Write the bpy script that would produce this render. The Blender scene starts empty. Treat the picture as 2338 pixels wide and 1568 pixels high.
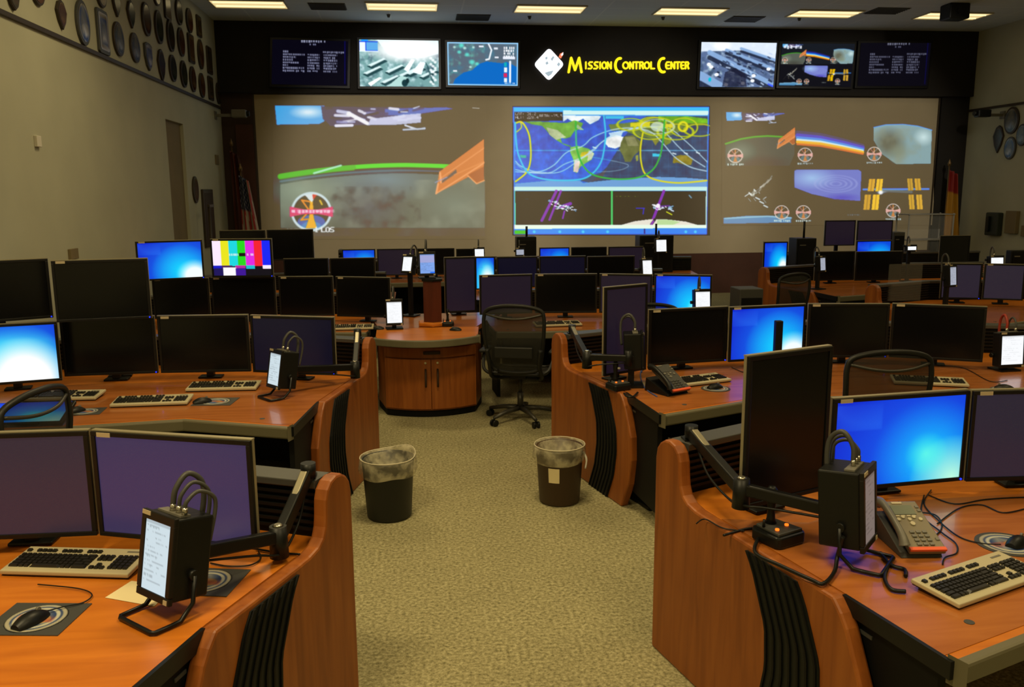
import bpy, math, random
import numpy as np
from mathutils import Vector, Matrix
random.seed(7); rng = np.random.RandomState(5)
S = bpy.context.scene
COL = S.collection
PI = math.pi
R = math.radians

# ---------------------------------------------------------------- camera
F_PX = 1950.0; CAM_H = 2.05; ROLL = R(0.4); PITCH = R(10.078); YAW = R(6.441)
fw = Vector((math.sin(YAW)*math.cos(PITCH), math.cos(YAW)*math.cos(PITCH), -math.sin(PITCH)))
r0 = Vector((math.cos(YAW), -math.sin(YAW), 0)); u0 = r0.cross(fw)
rt = r0*math.cos(ROLL) - u0*math.sin(ROLL); up = r0*math.sin(ROLL) + u0*math.cos(ROLL)
cam_d = bpy.data.cameras.new('camera'); cam = bpy.data.objects.new('camera', cam_d); COL.objects.link(cam)
cam_d.sensor_width = 36; cam_d.lens = 36*F_PX/2338; cam_d.clip_start = 0.05
cam.matrix_world = Matrix(((rt.x, up.x, -fw.x, 0), (rt.y, up.y, -fw.y, 0), (rt.z, up.z, -fw.z, CAM_H), (0, 0, 0, 1)))
S.camera = cam
CP = Vector((0, 0, CAM_H))

def ray(u, v): return fw*F_PX + rt*(u-1169) - up*(v-784)
def at_z(u, v, z): d = ray(u, v); return CP + d*((z-CAM_H)/d.z)
def at_y(u, v, y): d = ray(u, v); return CP + d*(y/d.y)
def at_x(u, v, x): d = ray(u, v); return CP + d*(x/d.x)

# ---------------------------------------------------------------- world, exposure
S.view_settings.view_transform = 'Standard'; S.view_settings.look = 'None'
S.view_settings.exposure = 0.0; S.view_settings.gamma = 1.0; S.view_settings.use_curve_mapping = False
W = bpy.data.worlds.new('world'); S.world = W; W.use_nodes = True
W.node_tree.nodes['Background'].inputs[0].default_value = (1.0, 0.78, 0.45, 1)
W.node_tree.nodes['Background'].inputs[1].default_value = 0.06
S.cycles.max_bounces = 8; S.cycles.transparent_max_bounces = 8
S.cycles.sample_clamp_indirect = 4.0

# room dimensions (metres)
XL, XR, YF, YN, ZC = -3.46, 11.2, 16.7, -1.2, 5.1
ZD = 0.76

def area(name, loc, sx, sy, power, color, rot=(0, 0, 0)):
    l = bpy.data.lights.new(name, 'AREA'); l.shape = 'RECTANGLE'; l.size = sx; l.size_y = sy
    l.energy = power; l.color = color; l.spread = R(165)
    o = bpy.data.objects.new(name, l); COL.objects.link(o); o.location = loc; o.rotation_euler = rot
    return o
WARM = (1.0, 0.80, 0.43)
# lamps sitting under the recessed ceiling fixtures (fixtures built further down)
LAMPS = [(-1.6, 1.3, 118), (1.9, 0.4, 66), (0.4, 4.6, 84), (4.6, 4.0, 40), (-1.4, 8.6, 54), (4.6, 9.0, 8), (9.0, 9.0, 44), (1.2, 12.2, 30), (6.5, 12.2, 10)]
for i, (lx, ly, pw) in enumerate(LAMPS):
    area('ceiling_lamp', (lx, ly, ZC-0.06), 1.15, 0.55, pw, WARM)

# black-level spill of the three projectors that throw the pictures onto the screen
for i, px_ in enumerate((0.2, 4.2, 8.4)):
    l = bpy.data.lights.new('projector_spill', 'SPOT'); l.energy = (520, 400, 420)[i]; l.color = (1.0, .93, .80); l.spot_size = R(48); l.spot_blend = .5; l.shadow_soft_size = .08
    o = bpy.data.objects.new('projector_spill', l); COL.objects.link(o); o.location = (px_, 9.6, 4.75)
    o.rotation_euler = (Vector((px_, 16.7, 2.3))-Vector((px_, 9.6, 4.75))).to_track_quat('-Z', 'Y').to_euler()
S.cycles.filter_width = 1.9

# ---------------------------------------------------------------- materials
def lin(c):
    return tuple(((x/255)/12.92 if x/255 <= 0.04045 else ((x/255+0.055)/1.055)**2.4) for x in c)
def mat(name, col=(.5, .5, .5), rough=.5, metal=0, spec=.5, emit=None, es=1.0, coat=0):
    m = bpy.data.materials.new(name); m.use_nodes = True
    b = m.node_tree.nodes['Principled BSDF']
    b.inputs['Base Color'].default_value = (*col, 1); b.inputs['Roughness'].default_value = rough
    b.inputs['Metallic'].default_value = metal; b.inputs['Specular IOR Level'].default_value = spec
    b.inputs['Coat Weight'].default_value = coat
    if emit: b.inputs['Emission Color'].default_value = (*emit, 1); b.inputs['Emission Strength'].default_value = es
    m.diffuse_color = (*col, 1)
    return m
def N(m, t, **k):
    n = m.node_tree.nodes.new(t)
    for a, b in k.items(): setattr(n, a, b)
    return n
def LK(m, a, b): m.node_tree.links.new(a, b)
def ramp(m, stops):
    r = N(m, 'ShaderNodeValToRGB'); e = r.color_ramp.elements
    while len(e) < len(stops): e.new(0.5)
    for i, (p, c) in enumerate(stops): e[i].position = p; e[i].color = (*c, 1)
    return r
def noise_mat(name, stops, scale, rough=.8, detail=4, stretch=(1, 1, 1), bump=0, spec=.4, coat=0, dist=0):
    m = mat(name, stops[0][1], rough, spec=spec, coat=coat); b = m.node_tree.nodes['Principled BSDF']
    tc = N(m, 'ShaderNodeTexCoord'); mp = N(m, 'ShaderNodeMapping'); mp.inputs['Scale'].default_value = stretch
    n = N(m, 'ShaderNodeTexNoise'); n.inputs['Scale'].default_value = scale; n.inputs['Detail'].default_value = detail
    n.inputs['Distortion'].default_value = dist
    LK(m, tc.outputs['Object'], mp.inputs[0]); LK(m, mp.outputs[0], n.inputs['Vector'])
    r = ramp(m, stops); LK(m, n.outputs[0], r.inputs[0]); LK(m, r.outputs[0], b.inputs['Base Color'])
    if bump:
        bp = N(m, 'ShaderNodeBump'); bp.inputs['Strength'].default_value = bump; bp.inputs['Distance'].default_value = .01
        LK(m, n.outputs[0], bp.inputs['Height']); LK(m, bp.outputs[0], b.inputs['Normal'])
    return m
M = {}
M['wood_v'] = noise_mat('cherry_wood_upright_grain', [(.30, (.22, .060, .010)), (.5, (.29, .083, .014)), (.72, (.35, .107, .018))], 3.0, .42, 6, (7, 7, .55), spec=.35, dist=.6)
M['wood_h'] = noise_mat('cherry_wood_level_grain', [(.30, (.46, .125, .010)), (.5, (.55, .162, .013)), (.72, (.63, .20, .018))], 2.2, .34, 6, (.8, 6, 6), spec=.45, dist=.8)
M['wood_top'] = noise_mat('cherry_laminate_worksurface', [(.30, (.34, .10, .018)), (.5, (.41, .130, .026)), (.72, (.47, .158, .034))], 2.2, .27, 6, (.8, 6, 6), spec=.6, coat=.25, dist=.8)  # darker, bluer tone also stands for monitor light reflected in the laminate
M['mahog'] = noise_mat('dark_mahogany', [(.3, (.075, .018, .010)), (.7, (.12, .03, .015))], 3, .4, 5, (5, 5, .6))
M['olive'] = mat('olive_grey_edging', (.135, .12, .07), .5)
M['black'] = mat('black_plastic', (.0055, .006, .0055), .42, spec=.32)
M['black2'] = mat('black_satin_panel', (.0045, .0045, .004), .6, spec=.2)
M['blackm'] = mat('black_metal', (.010, .010, .010), .35, .4)
M['vent'] = mat('black_ribbed_vent', (.006, .008, .007), .5, spec=.3)
M['rail'] = mat('grey_metal_rail', (.10, .10, .09), .4, .4)
M['bezel'] = mat('dark_monitor_bezel', (.006, .0055, .0055), .4, spec=.35)
M['rim'] = mat('pale_silver_monitor_rim', (.42, .37, .24), .35, .5)
M['off'] = mat('unlit_display_glass', (.004, .004, .0045), .2, spec=.38)
M['offn'] = mat('faint_navy_glow_display_glass', (.006, .006, .014), .22, spec=.4, emit=(.0035, .003, .011), es=1)  # faint navy glow put in as emission
M['purple'] = mat('faintly_lit_purple_display', (.01, .01, .02), .25, emit=(.036, .025, .078), es=1)
M['purple2'] = mat('faintly_lit_plum_display', (.01, .01, .02), .25, emit=(.018, .013, .026), es=1)
M['purple1'] = mat('dim_mauve_display', (.01, .01, .02), .25, emit=(.030, .017, .028), es=1)
M['purple3'] = mat('faintly_lit_dark_plum_display', (.01, .01, .02), .3, emit=(.010, .0055, .013), es=1)
M['tag'] = mat('pale_asset_label', (.50, .42, .27), .6)
M['led'] = mat('blue_power_light', (0, 0, .2), .4, emit=(.01, .03, 1.0), es=2.2)
M['ledo'] = mat('orange_indicator_light', (.3, .05, 0), .4, emit=(1, .16, .01), es=1.8)
M['silver'] = mat('silver_beige_plastic', (.50, .44, .28), .38)
M['key'] = mat('black_keys', (.014, .013, .010), .4)
M['keyl'] = mat('worn_grey_key', (.30, .27, .18), .5)
M['chrome'] = mat('bright_metal', (.5, .47, .38), .22, .9)
M['alu'] = mat('brushed_alloy_strip', (.42, .38, .26), .35, .6)
M['dgrey'] = mat('dark_grey_plastic', (.055, .055, .05), .5)
M['mgrey'] = mat('mid_grey_plastic', (.16, .15, .12), .45)
M['pgrey'] = mat('warm_grey_phone_shell', (.19, .16, .10), .45)
M['lcd'] = mat('grey_green_phone_display', (.12, .13, .08), .3, emit=(.02, .022, .012), es=1)
M['orange'] = mat('orange_red_strip', (.80, .11, .03), .5)
M['paper'] = mat('cream_paper', (.78, .66, .38), .8)
M['white'] = mat('white_cloth', (.62, .58, .48), .7)
M['beige'] = noise_mat('painted_beige_wall', [(.3, (.41, .405, .30)), (.7, (.46, .455, .335))], 1.4, .85, 3)
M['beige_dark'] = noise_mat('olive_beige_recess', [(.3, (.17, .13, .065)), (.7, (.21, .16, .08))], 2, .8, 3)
M['screen'] = noise_mat('projection_screen_fabric', [(.3, (.42, .345, .22)), (.7, (.46, .38, .245))], 1.2, .9, 3, spec=.1)
M['railw'] = mat('dark_wood_wall_rail', (.035, .022, .010), .5)
M['black_wall'] = noise_mat('black_painted_header', [(.3, (.010, .008, .006)), (.7, (.014, .011, .008))], 2, .8)
M['maroon'] = noise_mat('maroon_fabric_panelling', [(.3, (.060, .022, .012)), (.7, (.085, .032, .018))], 2, .8)
M['dkbrown'] = noise_mat('dark_brown_panelling', [(.3, (.03, .016, .008)), (.7, (.05, .024, .012))], 2, .7)
M['bin_black'] = mat('black_bin_plastic', (.010, .011, .010), .5)
M['bin_brown'] = mat('brown_bin_plastic', (.055, .028, .012), .5)
M['chair'] = mat('dark_graphite_chair_frame', (.012, .012, .010), .45, spec=.35)
M['chair_base'] = mat('graphite_alloy_base', (.05, .046, .036), .4, .4)
M['flagpole'] = mat('dull_brass_pole', (.16, .10, .04), .4, .7)
M['ledw'] = mat('fixture_frame_white', (.5, .46, .34), .5)
M['tube'] = mat('dimmed_fluorescent_diffuser', (.5, .45, .3), .6, emit=(.80, .62, .29), es=1.0)
M['ventc'] = mat('dark_ceiling_grille', (.05, .045, .035), .6)
M['gold'] = mat('yellow_gold_cloth', (.30, .15, .02), .8)
M['glowY'] = mat('backlit_yellow_letter', (.3, .25, .01), .6, emit=(1.0, .80, .008), es=1.05)
M['glowW'] = mat('backlit_white_emblem', (.5, .5, .55), .6, emit=(.95, .96, 1.0), es=1.1)
M['glowG'] = mat('backlit_grey_blue_figure', (.2, .25, .3), .6, emit=(.36, .46, .52), es=1.0)
M['glowO'] = mat('backlit_orange_red_fin', (.4, .1, .05), .6, emit=(.95, .22, .10), es=1.0)
M['skin_red'] = mat('red_cable', (.35, .03, .012), .5)
M['bluecable'] = mat('blue_cable', (.05, .09, .28), .5)
M['teal'] = mat('dark_green_wall_unit', (.02, .028, .02), .6)

def carpet():
    m = mat('speckled_carpet', (.2, .17, .1), .95, spec=.1); b = m.node_tree.nodes['Principled BSDF']
    tc = N(m, 'ShaderNodeTexCoord')
    n1 = N(m, 'ShaderNodeTexNoise'); n1.inputs['Scale'].default_value = 55; n1.inputs['Detail'].default_value = 3; n1.inputs['Roughness'].default_value = .7
    n2 = N(m, 'ShaderNodeTexNoise'); n2.inputs['Scale'].default_value = 3; n2.inputs['Detail'].default_value = 2
    for n in (n1, n2): LK(m, tc.outputs['Object'], n.inputs['Vector'])
    r = ramp(m, [(.30, (.13, .115, .055)), (.5, (.31, .275, .145)), (.70, (.50, .45, .26))]); LK(m, n1.outputs[0], r.inputs[0])
    mx = N(m, 'ShaderNodeMix', data_type='RGBA', blend_type='MULTIPLY'); mx.inputs[0].default_value = .35
    r2 = ramp(m, [(.3, (.75, .75, .75)), (.7, (1, 1, 1))]); LK(m, n2.outputs[0], r2.inputs[0])
    LK(m, r.outputs[0], mx.inputs[6]); LK(m, r2.outputs[0], mx.inputs[7]); LK(m, mx.outputs[2], b.inputs['Base Color'])
    bp = N(m, 'ShaderNodeBump'); bp.inputs['Strength'].default_value = .5; bp.inputs['Distance'].default_value = .01
    LK(m, n1.outputs[0], bp.inputs['Height']); LK(m, bp.outputs[0], b.inputs['Normal'])
    return m
M['carpet'] = carpet()
def ceiling_mat():
    m = mat('grey_lay_in_ceiling_tiles', (.25, .25, .2), .9, spec=.1); b = m.node_tree.nodes['Principled BSDF']
    tc = N(m, 'ShaderNodeTexCoord'); sx = N(m, 'ShaderNodeSeparateXYZ'); LK(m, tc.outputs['Object'], sx.inputs[0])
    vals = []
    for ax, per, off in (('X', 1.22, .33), ('Y', .61, .3)):
        a = N(m, 'ShaderNodeMath', operation='ADD'); a.inputs[1].default_value = 100*per + off; LK(m, sx.outputs[ax], a.inputs[0])
        md = N(m, 'ShaderNodeMath', operation='MODULO'); md.inputs[1].default_value = per; LK(m, a.outputs[0], md.inputs[0])
        lt = N(m, 'ShaderNodeMath', operation='LESS_THAN'); lt.inputs[1].default_value = .03; LK(m, md.outputs[0], lt.inputs[0]); vals.append(lt)
    mx = N(m, 'ShaderNodeMath', operation='MAXIMUM'); LK(m, vals[0].outputs[0], mx.inputs[0]); LK(m, vals[1].outputs[0], mx.inputs[1])
    r = ramp(m, [(0, (.60, .66, .70)), (1, (.70, .75, .77))]); LK(m, mx.outputs[0], r.inputs[0]); LK(m, r.outputs[0], b.inputs['Base Color'])
    return m
M['ceil'] = ceiling_mat()
def col_mat(name, strength, base=None, rough=.5, sample=True, diffuse=False):
    m = mat(name, base or (.01, .01, .012), rough, spec=.3); b = m.node_tree.nodes['Principled BSDF']
    a = N(m, 'ShaderNodeAttribute'); a.attribute_name = 'Col'
    if diffuse: LK(m, a.outputs['Color'], b.inputs['Base Color'])
    else:
        LK(m, a.outputs['Color'], b.inputs['Emission Color']); b.inputs['Emission Strength'].default_value = strength
    if not sample: m.cycles.emission_sampling = 'NONE'
    return m
M['pic'] = col_mat('lit_display_picture', 1.0)
M['pic_small'] = col_mat('lit_small_display_picture', 1.0, sample=False)
M['pic_far'] = col_mat('wall_display_picture', 1.0, (.001, .001, .001), .6, sample=False); M['pic_far'].node_tree.nodes['Principled BSDF'].inputs['Specular IOR Level'].default_value = .05
M['proj'] = col_mat('projected_picture_on_screen', 1.0, (.44, .36, .23), .9, sample=False)
M['proj_map'] = col_mat('projected_map_on_darkened_base', 1.0, (.19, .155, .10), .9, sample=False)  # same screen cloth, base darkened so reflected spill light reddens the map less
M['print'] = col_mat('printed_colours', 0, rough=.45, diffuse=True)
M['printg'] = col_mat('glossy_printed_colours', 0, rough=.2, diffuse=True)
def mesh_mat():
    m = mat('woven_chair_mesh', (.016, .016, .013), .6)
    b = m.node_tree.nodes['Principled BSDF']; out = [n for n in m.node_tree.nodes if n.type == 'OUTPUT_MATERIAL'][0]
    t = N(m, 'ShaderNodeBsdfTransparent'); mx = N(m, 'ShaderNodeMixShader'); mx.inputs[0].default_value = .84
    LK(m, t.outputs[0], mx.inputs[1]); LK(m, b.outputs[0], mx.inputs[2]); LK(m, mx.outputs[0], out.inputs[0])
    return m
M['mesh'] = mesh_mat()
def bag_mat():
    m = mat('thin_clear_bin_bag', (.62, .56, .38), .35); b = m.node_tree.nodes['Principled BSDF']
    out = [n for n in m.node_tree.nodes if n.type == 'OUTPUT_MATERIAL'][0]
    tc = N(m, 'ShaderNodeTexCoord'); n = N(m, 'ShaderNodeTexNoise'); n.inputs['Scale'].default_value = 14; n.inputs['Detail'].default_value = 3
    LK(m, tc.outputs['Object'], n.inputs['Vector']); r = ramp(m, [(.38, (.16, .16, .16)), (.66, (.75, .75, .75))]); LK(m, n.outputs[0], r.inputs[0])
    t = N(m, 'ShaderNodeBsdfTransparent'); mx = N(m, 'ShaderNodeMixShader')
    LK(m, r.outputs[0], mx.inputs[0]); LK(m, t.outputs[0], mx.inputs[1]); LK(m, b.outputs[0], mx.inputs[2]); LK(m, mx.outputs[0], out.inputs[0])
    return m
M['bag'] = bag_mat()
def clear_mat():
    m = mat('clear_plastic', (.5, .5, .45), .1); b = m.node_tree.nodes['Principled BSDF']
    out = [n for n in m.node_tree.nodes if n.type == 'OUTPUT_MATERIAL'][0]
    t = N(m, 'ShaderNodeBsdfTransparent'); mx = N(m, 'ShaderNodeMixShader'); mx.inputs[0].default_value = .10
    LK(m, t.outputs[0], mx.inputs[1]); LK(m, b.outputs[0], mx.inputs[2]); LK(m, mx.outputs[0], out.inputs[0])
    return m
M['clear'] = clear_mat()
M['bagrim'] = mat('gathered_liner_edge', (.60, .54, .38), .5)

# ---------------------------------------------------------------- mesh helpers
class MB:
    def __init__(s): s.v = []; s.f = []; s.s = []
    def add(s, vs, fs, smooth=False, T=None):
        o = len(s.v)
        for p in vs:
            p = Vector(p); s.v.append(T @ p if T is not None else p)
        for f in fs: s.f.append(tuple(i+o for i in f)); s.s.append(smooth)
        return s
    def box(s, c, d, T=None):
        x, y, z = c; a, b, e = d[0]/2, d[1]/2, d[2]/2
        vs = [(x+i*a, y+j*b, z+k*e) for k in (-1, 1) for j in (-1, 1) for i in (-1, 1)]
        return s.add(vs, [(0, 2, 3, 1), (4, 5, 7, 6), (0, 1, 5, 4), (2, 6, 7, 3), (0, 4, 6, 2), (1, 3, 7, 5)], False, T)
    def prism(s, poly, z0, z1, T=None):
        n = len(poly); a = sum(poly[i][0]*poly[(i+1) % n][1]-poly[(i+1) % n][0]*poly[i][1] for i in range(n))
        if a < 0: poly = poly[::-1]
        vs = [(x, y, z0) for x, y in poly] + [(x, y, z1) for x, y in poly]
        fs = [tuple(range(n-1, -1, -1)), tuple(range(n, 2*n))] + [(i, (i+1) % n, n+(i+1) % n, n+i) for i in range(n)]
        return s.add(vs, fs, False, T)
    def cyl(s, p0, p1, r0, r1=None, n=16, smooth=True, T=None):
        r1 = r0 if r1 is None else r1
        p0 = Vector(p0); p1 = Vector(p1); d = (p1-p0).normalized()
        a = Vector((0, 0, 1)) if abs(d.z) < .9 else Vector((1, 0, 0)); x = d.cross(a).normalized(); y = d.cross(x)
        vs = []
        for p, r in ((p0, r0), (p1, r1)):
            for i in range(n):
                t = 2*PI*i/n; vs.append(p + x*math.cos(t)*r + y*math.sin(t)*r)
        o = len(s.v); s.add(vs, [(i, n+i, n+(i+1) % n, (i+1) % n) for i in range(n)], smooth, T)
        s.f.append(tuple(o+i for i in range(n))); s.s.append(False)
        s.f.append(tuple(o+2*n-1-i for i in range(n))); s.s.append(False)
        return s
    def tube(s, pts, r, n=8, T=None):
        pts = [Vector(p) for p in pts]; k = len(pts); vs = []; x = None
        for i, p in enumerate(pts):
            d = (pts[min(i+1, k-1)]-pts[max(i-1, 0)]).normalized()
            if x is None:
                a = Vector((0, 0, 1)) if abs(d.z) < .9 else Vector((1, 0, 0)); x = d.cross(a).normalized()
            else:
                x = (x - d*x.dot(d)); x = x.normalized() if x.length > 1e-6 else d.orthogonal().normalized()
            y = d.cross(x); rr = r[i] if isinstance(r, (list, tuple)) else r
            for j in range(n):
                t = 2*PI*j/n; vs.append(p + x*math.cos(t)*rr + y*math.sin(t)*rr)
        fs = [(i*n+j, i*n+(j+1) % n, (i+1)*n+(j+1) % n, (i+1)*n+j) for i in range(k-1) for j in range(n)]
        s.add(vs, fs, True, T); s.f.append(tuple(range(len(s.v)-k*n+n-1, len(s.v)-k*n-1, -1))); s.s.append(False)
        s.f.append(tuple(range(len(s.v)-n, len(s.v)))); s.s.append(False)
        return s
    def lathe(s, prof, n=32, c=(0, 0, 0), T=None, sq=None):
        vs = []
        for r, z in prof:
            for i in range(n):
                t = 2*PI*i/n; vs.append((c[0]+r*math.cos(t), c[1]+r*math.sin(t)*(sq or 1), c[2]+z))
        k = len(prof)
        return s.add(vs, [(i*n+j, i*n+(j+1) % n, (i+1)*n+(j+1) % n, (i+1)*n+j) for i in range(k-1) for j in range(n)], True, T)
    def strip(s, pa, pb, smooth=True, T=None):
        n = len(pa)
        return s.add(list(pa)+list(pb), [(i, i+1, n+i+1, n+i) for i in range(n-1)], smooth, T)
    def grid(s, rows, smooth=True, T=None):
        n = len(rows[0]); vs = [p for r_ in rows for p in r_]
        return s.add(vs, [(i*n+j, i*n+j+1, (i+1)*n+j+1, (i+1)*n+j) for i in range(len(rows)-1) for j in range(n-1)], smooth, T)
ROOT = {}
def smooth_curve(pts, n=6):
    P = [Vector(p) for p in pts]; out = []
    for i in range(len(P)-1):
        a = P[max(i-1, 0)]; b = P[i]; c = P[i+1]; d = P[min(i+2, len(P)-1)]
        for k in range(n):
            t = k/n; out.append(.5*((2*b)+(c-a)*t+(2*a-5*b+4*c-d)*t*t+(3*b-a-3*c+d)*t**3))
    out.append(P[-1]); return out
def rot_z(a): return Matrix.Rotation(a, 4, 'Z')
def thing(name, label, cat, loc=(0, 0, 0), rz=0, group=None):
    o = bpy.data.objects.new(name, None); COL.objects.link(o); o.empty_display_size = .1
    o.location = loc; o.rotation_euler = (0, 0, rz); o['label'] = label; o['category'] = cat
    if group: o['group'] = group
    ROOT[o.name] = Matrix.Translation(Vector(loc)) @ rot_z(rz)
    return o
def build(name, b, m, parent=None, world=False, bevel=0, root=None, label=None, solid=0):
    me = bpy.data.meshes.new(name); v = b.v
    if world and (root or parent):
        inv = ROOT[(root or parent).name].inverted(); v = [inv @ p for p in v]
    me.from_pydata([tuple(p) for p in v], [], b.f)
    me.polygons.foreach_set('use_smooth', b.s); me.materials.append(m if not isinstance(m, str) else M[m]); me.update()
    o = bpy.data.objects.new(name, me); COL.objects.link(o)
    if parent: o.parent = parent
    if bevel:
        md = o.modifiers.new('bevel', 'BEVEL'); md.width = bevel; md.segments = 2; md.limit_method = 'ANGLE'; md.angle_limit = R(40)
    if solid:
        md = o.modifiers.new('thickness', 'SOLIDIFY'); md.thickness = solid; md.offset = 0
    if label: o['label'] = label
    return o
def single(name, b, m, label, cat, group=None, loc=(0, 0, 0), rz=0, bevel=0, world=True, solid=0):
    """a thing that is one mesh"""
    T = Matrix.Translation(Vector(loc)) @ rot_z(rz)
    if world: b2 = MB(); b2.v = [T.inverted() @ p for p in b.v]; b2.f = b.f; b2.s = b.s; b = b2
    o = build(name, b, m, bevel=bevel, solid=solid); o.location = loc; o.rotation_euler = (0, 0, rz)
    o['label'] = label; o['category'] = cat
    if group: o['group'] = group
    ROOT[o.name] = T
    return o
def struct(name, b, m, bevel=0, parent=None):
    o = build(name, b, m, parent=parent, bevel=bevel)
    if not parent: o['kind'] = 'structure'
    return o
def copy_tree(o, parent=None, loc=None, rz=None, label=None, group=None):
    c = o.copy(); COL.objects.link(c); c.parent = parent
    if loc is not None: c.location = loc; c.rotation_euler = (0, 0, rz or 0); ROOT[c.name] = Matrix.Translation(Vector(loc)) @ rot_z(rz or 0)
    if label: c['label'] = label
    if group: c['group'] = group
    for ch in list(o.children): copy_tree(ch, c)
    return c

# ---------------------------------------------------------------- picture canvas (colours stored on the mesh of a lit display)
class Canvas:
    def __init__(s, x0, y0, x1, y1, nx, ny, bg=(0, 0, 0)):
        s.b = (x0, y0, x1, y1); s.nx, s.ny = nx, ny
        s.X, s.Y = np.meshgrid(np.linspace(x0, x1, nx), np.linspace(y0, y1, ny))
        s.px = (x1-x0)/(nx-1); s.C = np.zeros((ny, nx, 3)); s.C[:] = np.array(bg)/255.
    def put(s, mask, col, a=1.0):
        al = (mask.astype(float)*a)[..., None]; c = np.array(col, float)/255.
        s.C = s.C*(1-al) + c*al
    def win(s, x0, y0, x1, y1):
        i0 = max(0, int((x0-s.b[0])/s.px)-1); i1 = min(s.nx, int((x1-s.b[0])/s.px)+3)
        py = (s.b[3]-s.b[1])/(s.ny-1); j0 = max(0, int((y0-s.b[1])/py)-1); j1 = min(s.ny, int((y1-s.b[1])/py)+3)
        return (slice(j0, j1), slice(i0, i1)) if (i1 > i0 and j1 > j0) else None
    def sub(s, w, mask, col, a):
        al = np.clip(mask, 0, 1)[..., None]*a; s.C[w] = s.C[w]*(1-al) + (np.array(col, float)/255.)*al
    def rect(s, x0, y0, x1, y1, col, a=1.0):
        w = s.win(x0, y0, x1, y1)
        if w: s.sub(w, (s.X[w] >= x0) & (s.X[w] <= x1) & (s.Y[w] >= y0) & (s.Y[w] <= y1), col, a)
    def poly(s, pts, col, a=1.0):
        xs = [p[0] for p in pts]; ys = [p[1] for p in pts]; w = s.win(min(xs), min(ys), max(xs), max(ys))
        if not w: return
        X, Y = s.X[w], s.Y[w]; ins = np.zeros(X.shape, bool); n = len(pts)
        for i in range(n):
            (xa, ya), (xb, yb) = pts[i], pts[(i+1) % n]
            if ya == yb: continue
            c = ((ya > Y) != (yb > Y)) & (X < (xb-xa)*(Y-ya)/(yb-ya)+xa); ins ^= c
        s.sub(w, ins, col, a)
    def line(s, pts, wd, col, a=1.0, smooth=False):
        if smooth: pts = [(p.x, p.y) for p in smooth_curve([(x, y, 0) for x, y in pts], 8)]
        xs = [p[0] for p in pts]; ys = [p[1] for p in pts]; w = s.win(min(xs)-wd, min(ys)-wd, max(xs)+wd, max(ys)+wd)
        if not w: return
        X, Y = s.X[w], s.Y[w]; D = np.full(X.shape, 1e9)
        for (xa, ya), (xb, yb) in zip(pts[:-1], pts[1:]):
            dx, dy = xb-xa, yb-ya; L = dx*dx+dy*dy or 1e-9
            t = np.clip(((X-xa)*dx+(Y-ya)*dy)/L, 0, 1); D = np.minimum(D, (X-xa-t*dx)**2+(Y-ya-t*dy)**2)
        s.sub(w, np.clip((wd/2-np.sqrt(D))/max(s.px, .6)+.5, 0, 1), col, a)
    def ell(s, cx, cy, rx, ry, col, a=1.0, ring=0, rotv=0, soft=0):
        m = max(rx, ry)+ring; w = s.win(cx-m, cy-m, cx+m, cy+m)
        if not w: return
        X = s.X[w]-cx; Y = s.Y[w]-cy; c, sn = math.cos(rotv), math.sin(rotv)
        x = X*c+Y*sn; y = -X*sn+Y*c; d = np.sqrt((x/rx)**2+(y/ry)**2); rr = min(rx, ry)
        if ring: k = np.clip((ring/2-np.abs(d-1)*rr)/s.px+.5, 0, 1)
        elif soft: k = np.clip((1-d)/soft, 0, 1)
        else: k = np.clip((1-d)*rr/s.px+.5, 0, 1)
        s.sub(w, k, col, a)
    def noise(s, scale, amp, mask=None, seed=1, col=None):
        r_ = np.random.RandomState(seed); tot = np.zeros(s.X.shape); am = 1
        for o in range(3):
            g = max(2, int((s.b[2]-s.b[0])/scale*2**o)+2); h = max(2, int((s.b[3]-s.b[1])/scale*2**o)+2); G = r_.rand(h+1, g+1)-.5
            x = (s.X-s.b[0])/(s.b[2]-s.b[0])*(g-1e-6); y = (s.Y-s.b[1])/(s.b[3]-s.b[1])*(h-1e-6)
            xi = x.astype(int); yi = y.astype(int); fx = x-xi; fy = y-yi
            xi = np.clip(xi, 0, g-1); yi = np.clip(yi, 0, h-1)
            tot += am*((G[yi, xi]*(1-fx)+G[yi, xi+1]*fx)*(1-fy)+(G[yi+1, xi]*(1-fx)+G[yi+1, xi+1]*fx)*fy); am *= .55
        if mask is None: mask = np.ones(s.X.shape)
        if col is None: s.C = np.clip(s.C*(1+(tot*amp*mask)[..., None]), 0, 1.2)
        else:
            al = np.clip(tot*amp, 0, 1)*mask; s.C = s.C*(1-al[..., None]) + np.array(col)/255.*al[..., None]
        return tot
    def dash(s, x0, y0, x1, h, col, seed=0, a=.9):
        r_ = random.Random(seed*77+3); x = x0
        while x < x1:
            w_ = r_.uniform(.5, .8)*h; s.rect(x, y0, min(x+w_, x1), y0+h*r_.uniform(.75, 1), col, a); x += w_+h*.28
            if r_.random() < .12: x += h*.6
    def text(s, x, y, t, h, col, wd=None, a=1.0):
        k = h/6.0
        for ch in t:
            g = FONT.get(ch.upper())
            if g:
                for j, row in enumerate(g):
                    for i in range(5):
                        if row >> (4-i) & 1: s.rect(x+i*k, y+j*k, x+(i+1)*k, y+(j+1)*k, col, a)
            x += 6*k
    def blur(s, n=1):
        for _ in range(n):
            p = np.pad(s.C, ((1, 1), (1, 1), (0, 0)), 'edge')
            s.C = (p[1:-1, 1:-1]*4+p[:-2, 1:-1]*2+p[2:, 1:-1]*2+p[1:-1, :-2]*2+p[1:-1, 2:]*2+p[:-2, :-2]+p[:-2, 2:]+p[2:, :-2]+p[2:, 2:])/16.
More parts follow.
